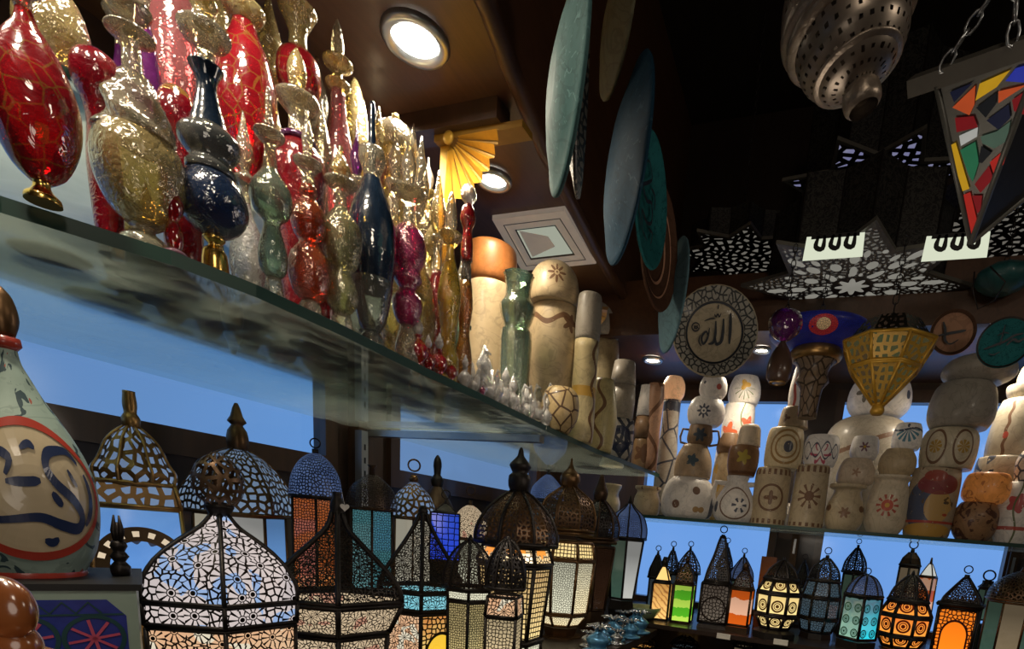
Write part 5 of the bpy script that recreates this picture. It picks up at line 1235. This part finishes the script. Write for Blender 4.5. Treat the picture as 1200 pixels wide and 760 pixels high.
# carved wooden piece with pale oval inlays, lower left corner
wb = ray(6, 712); wb = wb * (.42 / wb.length)
t = thing('wood_carving', 'glossy brown rounded wood carving with pale oval inlays in the lower left corner', 'carving', wb)
s = .42 / F * .72
MB().blob((0, 0, 0), (40 * s, 22 * s, 34 * s), 20, 14, Matrix.Rotation(.35, 4, 'Y')).build('upper_knuckle', MAT['carved wood'], t)
MB().blob((-.004, .002, -46 * s), (38 * s, 24 * s, 30 * s), 20, 14, Matrix.Rotation(-.15, 4, 'Y')).build('lower_knuckle', MAT['carved wood'], t)
MB().blob((-30 * s, -15 * s, 10 * s), (13 * s, 10 * s, 14 * s), 16, 10).build('inlay', MAT['pale wood'], t)
MB().blob((-.008, -16 * s, -46 * s), (22 * s, 11 * s, 16 * s), 16, 10).build('inlay', MAT['pale wood'], t)
tag(MB().box((-.05, -.03, ZC - wb.z), (.03, .03, -66 * s)).build('wooden_stand', MAT['carved wood'], None, wb), 'brown wooden stand under the carving in the lower left corner', 'stand')
tag(MB().box((-.25, -.02, 0), (-.02, .16, zt - .285 - ZC)).build('crate', MAT['dark wood'], None, (bx.x - .12, bx.y - .1, ZC)), 'dark crate on the counter under the tiled box', 'crate')

# ================================================================== PLATES
PB = 'back'
def plate(label, px, py, hw, hh, dist, side, mats, name='hanging_plate', roll=0, deco=None, rim=None, bowl=.16):
    d = ray(px, py); c = d * (dist / d.length); v = -d.normalized()
    R = hh * .02 / abs(proj(c + Vector((0, 0, .01)))[1] - proj(c - Vector((0, 0, .01)))[1])
    ang = math.acos(min(1, hw / hh)) * (side if side != 'back' else 1); ang = ang if side != 'back' else PI - ang
    horiz = Vector((v.x, v.y, 0)).normalized(); nrm = Matrix.Rotation(ang, 3, 'Z') @ horiz
    zax = Vector((0, 0, 1)); xax = zax.cross(nrm).normalized()
    mt = Matrix((( xax.x, zax.x, nrm.x), (xax.y, zax.y, nrm.y), (xax.z, zax.z, nrm.z)))
    o = thing(name, label, 'plate', c); o.rotation_euler = (mt @ Matrix.Rotation(roll, 3, 'Z')).to_euler()
    R = R * (dist / (dist)) 
    front = [(1e-4, -bowl * R), (.35 * R, -bowl * R), (.6 * R, -bowl * R * .8), (.66 * R, -bowl * .72 * R)]
    MB().lathe(sm([(R * .3, -bowl * R - .006), (.62 * R, -bowl * R * .9), (.85 * R, -bowl * R * .42), (R, -.004), (R * 1.005, 0), (R * .98, .002), (.84 * R, -bowl * R * .3), (.64 * R, -bowl * R * .72), (.3 * R, -bowl * R + .002), (1e-4, -bowl * R + .003)], 2), 40, uvs=1 / R).build('dish', MAT[mats[0]], o)
    if rim:
        for (r0, z0, r1, z1, w_, mtn) in rim:
            MB().lathe([(r0 * R, z0 * R + .0022), (r1 * R, z1 * R + .0022)], 40, caps=(False, False), uvs=1 / R).build(w_, MAT[mtn], o)
    if deco:
        m = MB()
        for pts, w in deco[1]: m.stroke([(x * R, y * R) for x, y in pts], w * R, lambda u, v: (u, v, -bowl * R * .72 + .006 if math.hypot(u, v) < .66 * R else -bowl * R * .2))
        m.build('calligraphy', MAT[deco[0]], o)
    return o, R
vase_mat('teal glaze', (.06, .13, .13), (('blots', 0, 0, 0, (.1, .2, .2), 9, .66),), 0, .15)
vase_mat('blue glaze', (.012, .045, .08), (('blots', 0, 0, 0, (.05, .1, .14), 9, .66),), 0, .15)
vase_mat('sea glaze', (.02, .14, .15), (('blots', 0, 0, 0, (.01, .07, .08), 9, .6),), 0, .3)
vase_mat('pale blue glaze', (.12, .22, .26), (), 0, .15)
vase_mat('olive glaze', (.16, .15, .09), (), 0, .2)
vase_mat('brown glaze', (.1, .05, .03), (), 0, .2)
vase_mat('plate cream', (.52, .44, .3), (), 0, .08)
vase_mat('rim scroll', (.42, .4, .34), (('cells', 0, 0, 0, (.015, .02, .025), 7, .13),), 0, .1)
vase_mat('rim scroll dark', (.25, .22, .18), (('cells', 0, 0, 0, (.01, .012, .015), 8, .18),), 0, .1)
vase_mat('coral glaze', (.5, .27, .17), (), 0, .15)
sq = [([(-.3, .5), (-.1, .6), (.1, .45), (-.15, .25), (-.35, .1), (-.1, 0), (.2, .1), (.3, -.15), (0, -.3), (-.3, -.25), (-.2, -.5), (.1, -.55)], .06), ([(.1, .3), (.35, .3), (.4, .1)], .06), ([(-.45, -.05), (-.5, -.3), (-.3, -.5)], .05), ([(.15, -.35), (.4, -.3), (.35, -.5)], .05)]
plate('dark scrollwork plate seen almost edge-on behind the tall teal plate', 683, 100, 9, 122, 1.3, 1.0, ['rim scroll dark'])
plate('tall pale teal plate seen edge-on from behind, nearest the camera', 666, 105, 20, 118, 1.12, PB, ['teal glaze'])
plate('blue glazed plate seen edge-on from behind, second along the soffit edge', 735, 196, 24, 110, 1.5, PB, ['blue glaze'])
plate('olive cream leaf-shaped plate hanging at the top above the blue plate', 724, 30, 20, 78, 1.6, PB, ['olive glaze'])
plate('dark sea green round plate with flowing black calligraphy', 764, 238, 23, 73, 1.75, 1.0, ['sea glaze'], deco=('dark ink', sq))
plate('brown ringed plate behind the sea green calligraphy plate', 774, 292, 25, 70, 1.95, 1.0, ['brown glaze'], rim=[(.5, -.12, .55, -.105, 'ring_line', 'coral glaze'), (.75, -.075, .78, -.065, 'ring_line', 'coral glaze'), (.92, -.03, .96, -.015, 'ring_line', 'coral glaze')])
plate('pale blue plate seen edge-on beside the round calligraphy plate', 789, 348, 15, 64, 2.15, PB, ['pale blue glaze'])
al = [([(.36, .42), (.37, .1), (.36, -.25)], .07), ([(.2, .3), (.2, 0), (.16, -.2), (.05, -.25), (.02, -.1)], .07), ([(.02, .25), (.02, -.05), (-.03, -.22), (-.14, -.25)], .06), ([(-.12, .1), (-.16, -.12), (-.26, -.25), (-.3, -.1), (-.2, .02), (-.14, -.1)], .05),
      ([(-.02, .4), (.02, .34), (.06, .4), (.1, .34), (.14, .42)], .03), ([(.07, .6), (.06, .5)], .03), ([(-.25, .25), (-.1, .3), (.0, .3)], .03), ([(-.3, -.3), (-.36, -.2), (-.34, -.05)], .03)]
al += [([(-.45 + .09 * math.cos(a * PI / 6), .12 + .09 * math.sin(a * PI / 6)) for a in range(13)], .03), ([(-.5, .16), (-.44, .08), (-.4, .16)], .025), ([(-.5, .06), (-.45, .14), (-.38, .08)], .025)]
plate('round cream plate with black calligraphy and a scrollwork rim', 838, 388, 50, 54, 2.42, .3, ['plate cream'], rim=[(.70, -.10, .98, -.0, 'rim_pattern', 'rim scroll'), (.64, -.115, .69, -.10, 'ring_line', 'dark ink')], deco=('dark ink', al), roll=.08)
sw = [([(-.5, .45), (-.35, .1), (-.3, -.3), (-.15, -.45)], .12), ([(-.6, -.15), (-.2, -.05), (.3, .05), (.55, .1)], .12), ([(-.3, -.4), (0, -.5), (.3, -.3)], .06)]
plate('small coral plate with a bold dark brush sign and brown rim', 1117, 389, 26, 27, 2.3, 1, ['coral glaze'], rim=[(.86, -.05, 1, .005, 'rim_band', 'brown glaze')], deco=('dark ink', sw))
tw = [([(-.1, .7), (-.12, .3), (-.15, -.1)], .05), ([(-.7, -.2), (-.4, -.1), (0, .05), (.3, .25), (.6, .3)], .09), ([(.1, -.1), (.3, .1), (.5, .0), (.7, .15)], .1), ([(-.3, .3), (-.1, .4), (.1, .35)], .05), ([(-.5, -.4), (-.3, -.45), (-.1, -.35)], .05)]
plate('round teal plate with dark brush strokes at the right edge', 1177, 401, 30, 30, 2.2, .3, ['sea glaze'], rim=[(.93, -.02, 1, .006, 'rim_band', 'black iron')], deco=('dark ink', tw))

# ================================================================== HANGING LAMPS
def chain(m, a, b, n=12, r=.011, w=.0018):
    a, b = Vector(a), Vector(b); d = b - a; L = d.length; n = max(2, int(L / (r * 1.75)))
    for i in range(n):
        c = a + d * ((i + .5) / n); t = d.normalized(); x = t.cross(Vector((0, 1, .2))).normalized()
        if i % 2: x = t.cross(x)
        m.tube([c + t * (r * 1.15 * math.cos(k * PI / 4)) + x * (r * .6 * math.sin(k * PI / 4)) for k in range(8)], w, 5, closed=True)
def hang(px, py, dist):
    d = ray(px, py); return d * (dist / d.length)
def star_pts(R, r, n=8, rot=0): return [((R if i % 2 == 0 else r) * math.cos(PI * i / n + rot), (R if i % 2 == 0 else r) * math.sin(PI * i / n + rot)) for i in range(2 * n)]
def star_lamp(label, px, py, z, R, h, rot, bottom, tilt=0, top=2.12, taper=.75, inner=.62, n=8):
    b = onZ(px, py, z); t = thing('star_lamp', label, 'pendant lamp', b)
    if tilt: t.rotation_euler = (tilt, 0, 0)
    P = star_pts(R, R * inner, n, rot); Pi = star_pts(R * .93, R * inner * .92, n, rot)
    m = MB(); m.poly([(x, y, 0) for x, y in Pi][::-1], [(x, y) for x, y in Pi][::-1]); m.build('pierced_bottom', MAT[bottom], t)
    m = MB(); k = len(P)
    for i in range(k):
        j = (i + 1) % k; m.poly([(*P[i], 0), (*P[j], 0), (*Pi[j], 0), (*Pi[i], 0)]); m.poly([(*P[i], 0), (*P[j], 0), (P[j][0], P[j][1], .012), (P[i][0], P[i][1], .012)])
    m.build('rim', MAT['star rim'], t)
    m = MB(); mw = MB(); Q = star_pts(R * taper, R * taper * .8, n, rot)
    for i in range(k):
        j = (i + 1) % k; A = Vector((Q[i][0], Q[i][1], .012)); B = Vector((Q[j][0], Q[j][1], .012)); U = Vector((0, 0, h))
        m.poly([A, B, B + U, A + U], [(0, 0), ((B - A).length, 0), ((B - A).length, h), (0, h)])
    m.poly([(x, y, h + .012) for x, y in Q])
    m.build('body', MAT['star wall'], t)
    m = MB()
    for i in range(k): m.tube([(Q[i][0], Q[i][1], .012), (Q[i][0], Q[i][1], h + .012)], .004, 4)
    m.build('corner_strips', MAT['black iron'], t)
    m = MB(); chain(m, (0, 0, h + .012), (0, 0, top - z), r=.012); m.build('chain', MAT['black iron'], t)
    return t, b
simple('star rim', (.13, .12, .1), .5, .3)
m = start('star wall'); x, y, uv = uvxy(); mk = (noise(uv, 34, 2, 2.5) - .5).abs().lt(.06)
out(pbsdf(mixc(mk, (.006, .0055, .005), (.035, .032, .028)), .5, .3)); MAT['star wall'] = m
t1, b1 = star_lamp('big eight-pointed star lamp with a pierced rosette bottom, lowest of the star lamps', 998, 336, .95, .40, .24, .12, 'star plate', tilt=-.05, top=1.36)
t2, b2 = star_lamp('star lamp with a violet tinted underside above the big star', 1022, 226, 1.38, .36, .34, .4, 'star plate violet', tilt=.0)
t3, b3 = star_lamp('smaller star lamp on the left with pierced points, beside the pale blue plate', 866, 300, 1.25, .29, .10, .3, 'star plate dim', tilt=.05)
t4, b4 = star_lamp('star lamp partly cut off at the right edge behind the stained glass lamp', 1176, 272, 1.22, .36, .12, .2, 'star plate dim', tilt=.04)
# lit cut-out windows at the foot of the big star's body
emitter('opening glow', (.8, .85, .65), .75)
inv = (Matrix.Translation(b1) @ Matrix.Rotation(-.05, 4, 'X')).inverted()
for px, w in ((977, 30), (1120, 29)):
    d = ray(px, 289); c = d * ((b1.y - .34) / d.y); s = c.length / F * .86; h = 11.5 * s; ww = w * s
    m = MB(); m.poly([(c.x - ww, c.y, c.z - h), (c.x + ww, c.y, c.z - h), (c.x + ww * .96, c.y, c.z + h), (c.x - ww * .96, c.y, c.z + h)])
    o = m.build('glowing_window', MAT['opening glow'], t1); o.matrix_parent_inverse = inv
    m = MB(); f = lambda u, v: (c.x + u, c.y - .002, c.z + v)
    for k in range(3):
        x0 = (-.55 + .5 * k) * ww
        m.stroke([(x0, h), (x0 - .06 * ww, .1 * h), (x0 + .18 * ww, -.1 * h), (x0 + .2 * ww, h)], .16 * ww, f, 4)
    m.stroke([(-.8 * ww, h * .9), (.8 * ww, h * .9)], h * .35, f, 3, False)
    o2 = m.build('cut_silhouette', MAT['black'], o)

# pierced metal mosque lamp, top right
b = hang(1012, 128, 1.25); t = thing('mosque_lamp', 'pierced antique brass bulb-shaped lamp hanging at the top right', 'pendant lamp', b); t.rotation_euler = (0, -.33, 0)
def tilted(pts): return prof(b, pts)
fb = facing(b)
MB().lathe(sm(tilted([(128, 17), (122, 22), (112, 23), (104, 22), (98, 17)])), 32, caps=(False, False), face=fb).build('bottom_ring', MAT['lamp brass'] if 'lamp brass' in MAT else simple('lamp brass', (.34, .28, .22), .38, .75, .35, 90, .5), t)
MB().lathe(sm(tilted([(100, 17), (94, 26), (88, 40), (80, 48)])), 36, caps=(False, False), face=fb).build('lower_cone', MAT['mosque brass'], t)
MB().lathe(sm(tilted([(81, 47), (78, 54), (74, 52)])), 36, caps=(False, False)).build('ridge', MAT['lamp brass'], t)
MB().lathe(sm(tilted([(76, 52), (62, 63), (46, 68), (32, 70)])), 40, caps=(False, False), face=fb).build('pierced_bowl', MAT['mosque brass'], t)
MB().lathe(sm(tilted([(33, 70), (26, 80), (18, 78), (10, 84), (0, 84)])), 40, caps=(False, False)).build('shoulder', MAT['lamp brass'], t)
MB().lathe(sm(tilted([(2, 82), (-20, 80), (-50, 70), (-80, 45), (-100, 20)])), 40, caps=(False, True), face=fb).build('upper_bowl', MAT['mosque brass'], t)
m = MB(); chain(m, (b.x - .12, b.y, b.z + .36), (b.x - .12, b.y, 2.14), r=.014); tag(m.build('chain', MAT['steel']), 'chain holding the pierced antique brass lamp', 'chain')
for i in range(8): pass

# stained glass lamp, right edge
A, B, C, D = hang(1098, 100, 1.5), hang(1222, 58, 1.42), hang(1138, 284, 1.6), hang(1300, 150, 1.75)
t = thing('stained_glass_lamp', 'inverted pyramid lamp of red, yellow, green and blue glass pieces at the right edge', 'pendant lamp', C)
nrm = (B - A).cross(C - A).normalized()
if nrm.dot(C) > 0: nrm = -nrm
def onpl(px, py, off=0):
    r = ray(px, py); return r * ((A + nrm * off).dot(nrm) / r.dot(nrm)) - C
simple('lead grey', (.13, .13, .115), .45, .3)
m = MB(); m.poly([A - C, B - C, Vector()]); m.build('front_panel', MAT['lead grey'], t)
PC = {'y': (.9, .5, .02), 'b': (.04, .06, .55), 'n': (.012, .015, .04), 'o': (.8, .12, .03), 'k': (.01, .012, .015), 'd': (.3, .01, .015), 'w': (.75, .75, .7), 'g': (.03, .22, .1), 'r': (.65, .03, .02), 'v': (.1, .17, .12)}
for k_, c_ in PC.items():
    m = start('piece ' + k_); cc = mixc(noise(objc(), 40, 2), tuple(v * .75 for v in c_), c_); out(mixs(.75, pbsdf(cc, .5), emi(cc, .55))); MAT['piece ' + k_] = m
for c_, P in (('y', ((1143, 118), (1148, 98), (1184, 82), (1168, 102))), ('b', ((1178, 95), (1190, 80), (1204, 76), (1204, 97))), ('n', ((1113, 108), (1140, 97), (1118, 120))),
              ('o', ((1116, 126), (1143, 100), (1142, 122), (1136, 135))), ('o', ((1170, 107), (1204, 99), (1182, 113), (1170, 121))), ('k', ((1144, 126), (1168, 108), (1167, 122), (1155, 138))),
              ('d', ((1119, 138), (1141, 136), (1146, 149), (1121, 155))), ('d', ((1186, 117), (1204, 105), (1202, 135), (1188, 130))), ('n', ((1156, 141), (1182, 122), (1184, 138), (1170, 152))),
              ('w', ((1124, 159), (1146, 149), (1145, 160), (1126, 171))), ('y', ((1112, 171), (1120, 167), (1136, 221), (1128, 224))), ('g', ((1125, 176), (1143, 166), (1147, 190), (1140, 213), (1135, 205))),
              ('v', ((1149, 160), (1168, 154), (1184, 142), (1180, 165), (1165, 174), (1151, 168))), ('k', ((1146, 190), (1150, 171), (1162, 179), (1151, 191))), ('r', ((1160, 190), (1182, 171), (1176, 192), (1165, 206))),
              ('d', ((1142, 216), (1159, 194), (1164, 209), (1149, 226))), ('r', ((1129, 228), (1137, 225), (1146, 262), (1139, 278))), ('d', ((1139, 229), (1151, 229), (1149, 247), (1145, 250)))):
    m = MB(); m.poly([onpl(x, y, .003) for x, y in P]); m.build('glass_piece', MAT['piece ' + c_], t)
m = MB(); m.poly([B - C, D - C, Vector()]); m.build('side_panel', MAT['star plate dim'], t)
m = MB(); m.poly([A - C, D - C, Vector()]); m.build('back_panel', MAT['lead grey'], t)
m = MB(); m.tube([A - C, Vector()], .006, 6); m.tube([B - C, Vector()], .006, 6); m.tube([D - C, Vector()], .006, 6); m.build('frame', MAT['lead grey'], t)
bar = (B - A).normalized(); m = MB()
up = Vector((0, 0, 1)); bk = nrm * -1
for P0_, P1_ in ((A - bar * .05 - C, B - C + bar * .05), (A - C, D - C), (B - C, D - C)): m.tube([P0_ + up * .012, P1_ + up * .012], .018, 4)
m.build('top_bars', MAT['star rim'], t)
m = MB(); E_ = hang(1165, -10, 1.5); chain(m, onpl(1103, 82) * 1.0 + Vector((0, 0, .0)), E_ - C, r=.014, w=.0025); m.build('chain', MAT['steel'], t)
m = MB(); E_ = hang(1194, -30, 1.45); chain(m, onpl(1186, 52), E_ - C, r=.014, w=.0025); m.build('chain', MAT['steel'], t)

# yellow fretwork lamp
b0 = onY(1027, 486, 2.0)
lt, b, f = lantern('yellow fretwork lamp shaped like an inverted octagonal cone over the back shelf', 1027, 486, 2.0, b0.z,
  [(474, 7, 434, 42, 'yellow lattice', 'lower_panel'), (432, 43, 404, 57, 'yellow lattice', 'upper_panel')], finial=[(486, 6), (482, 9), (476, 7), (472, 6)], n=8, ph=.5, metal='gold paint', th=2.2, name='fretwork_lamp', cat='pendant lamp')
MB().lathe(prof(b, [(403, 54), (396, 47), (386, 40), (378, 34)]), 8, face=f, ph=.5, flat=True).build('upper_cap', MAT['dark filigree'], lt)
m = MB(); chain(m, (0, 0, zat(b.x, b.y, 378) - b.z), (0, 0, .93 - b.z), r=.014); m.build('chain', MAT['black iron'], lt)
# mosaic bowl lamp and carved stem
vase_mat('mosaic blue', (.015, .02, .2), (('ell', .15, 1.1, .75, (.45, .03, .02), .55), ('ell', .15, 1.2, .35, (.7, .5, .25), .3), ('cells', 0, 0, 0, (.01, .01, .03), 9, .06)), .12, .5)
vase_mat('stem carving', (.28, .2, .13), (('teeth', 0, .75, .05, DK, 40), ('cells', 0, 0, 0, (.04, .025, .015), 5, .09)), 0, .4)
b = onY(945, 492, 2.2); t = thing('mosaic_lamp', 'blue mosaic glass bowl lamp with red pattern on a carved stem', 'pendant lamp', b); f = facing(b)
qq = prof(b, [(490, 11), (470, 12), (455, 14), (448, 20), (440, 17), (430, 20), (424, 26)]); MB().lathe(sm(qq, 2), 20, face=f, uvs=1 / qq[-1][1]).build('stem', MAT['stem carving'], t)
qq = prof(b, [(424, 27), (420, 31), (413, 31), (409, 27)]); MB().lathe(sm(qq, 2), 24).build('collar', MAT['brass'], t)
qq = sm(prof(b, [(410, 28), (406, 42), (400, 54), (392, 60), (385, 58)])); hh_ = qq[-1][1] - qq[0][1]; MB().lathe(qq, 32, face=f, uvs=1 / hh_).build('bowl', MAT['mosaic blue'], t)
m = MB(); chain(m, (0, 0, qq[-1][1]), (0, 0, .93 - b.z), r=.014); m.build('chain', MAT['black iron'], t)
b = onY(911, 449, 2.0); t = thing('bead_lamp', 'dark bead-shaped wooden pendant below a ribbed purple glass bell', 'pendant lamp', b)
MB().lathe(sm(prof(b, [(449, 6), (446, 12), (436, 15), (424, 14), (412, 10), (404, 5), (400, 3)])), 24).build('bead', MAT['carved wood dark'] if 'carved wood dark' in MAT else simple('carved wood dark', (.08, .045, .03), .3, 0, .3, 30, .3, .4), t)
q = prof(b, [(448, 8), (450, 5)]); MB().lathe([(q[0][0] * 1.2, -.002), (q[0][0] * 1.3, .003), (q[0][0] * .8, .004)], 20, caps=(False, False)).build('bead_ring', MAT['brass'], t)
MB().lathe(sm(prof(b, [(400, 4), (396, 10), (388, 17), (376, 19), (366, 14)])), 32, wob=flute(14, .07)).build('glass_bell', MAT['purple glass'], t)
m = MB(); chain(m, (0, 0, zat(b.x, b.y, 366) - b.z), (0, 0, .93 - b.z), r=.012); m.build('chain', MAT['black iron'], t)
# thin cable looping near the right-hand plates and a teal glass thing behind
m = MB(); m.tube([hang(x, y, 2.1) for x, y in ((1142, 318), (1140, 340), (1146, 362), (1165, 352), (1178, 330), (1160, 312))], .0022, 5); tag(m.build('hanging_cable', MAT['black iron']), 'thin dark cable looping above the two round plates on the right', 'cable')
b = onY(1172, 345, 2.35); vase_mat('teal ribbed', (.02, .09, .09), (('vine', 0, .5, .05, (.01, .03, .03), 12, .1),), 0, .4)
MBo = MB().lathe(sm(prof(b, [(345, 10), (335, 30), (322, 34), (312, 20), (308, 5)])), 28, wob=flute(18, .05)); t = thing('teal_lamp', 'dark teal ribbed glass lamp half hidden at the right edge above the plates', 'pendant lamp', b)
MBo.build('glass_body', MAT['teal ribbed'], t); m = MB(); chain(m, (0, 0, zat(b.x, b.y, 308) - b.z), (0, 0, 2.13 - b.z), r=.012); m.build('chain', MAT['black iron'], t)

sc.cycles.use_denoising = True
sc.cycles.max_bounces = 10; sc.cycles.transparent_max_bounces = 24; sc.cycles.diffuse_bounces = 3; sc.cycles.glossy_bounces = 4
sc.cycles.caustics_reflective = False; sc.cycles.caustics_refractive = False; sc.cycles.sample_clamp_indirect = 4
sc.view_settings.view_transform = 'Standard'; sc.view_settings.look = 'None'; sc.view_settings.exposure = .18
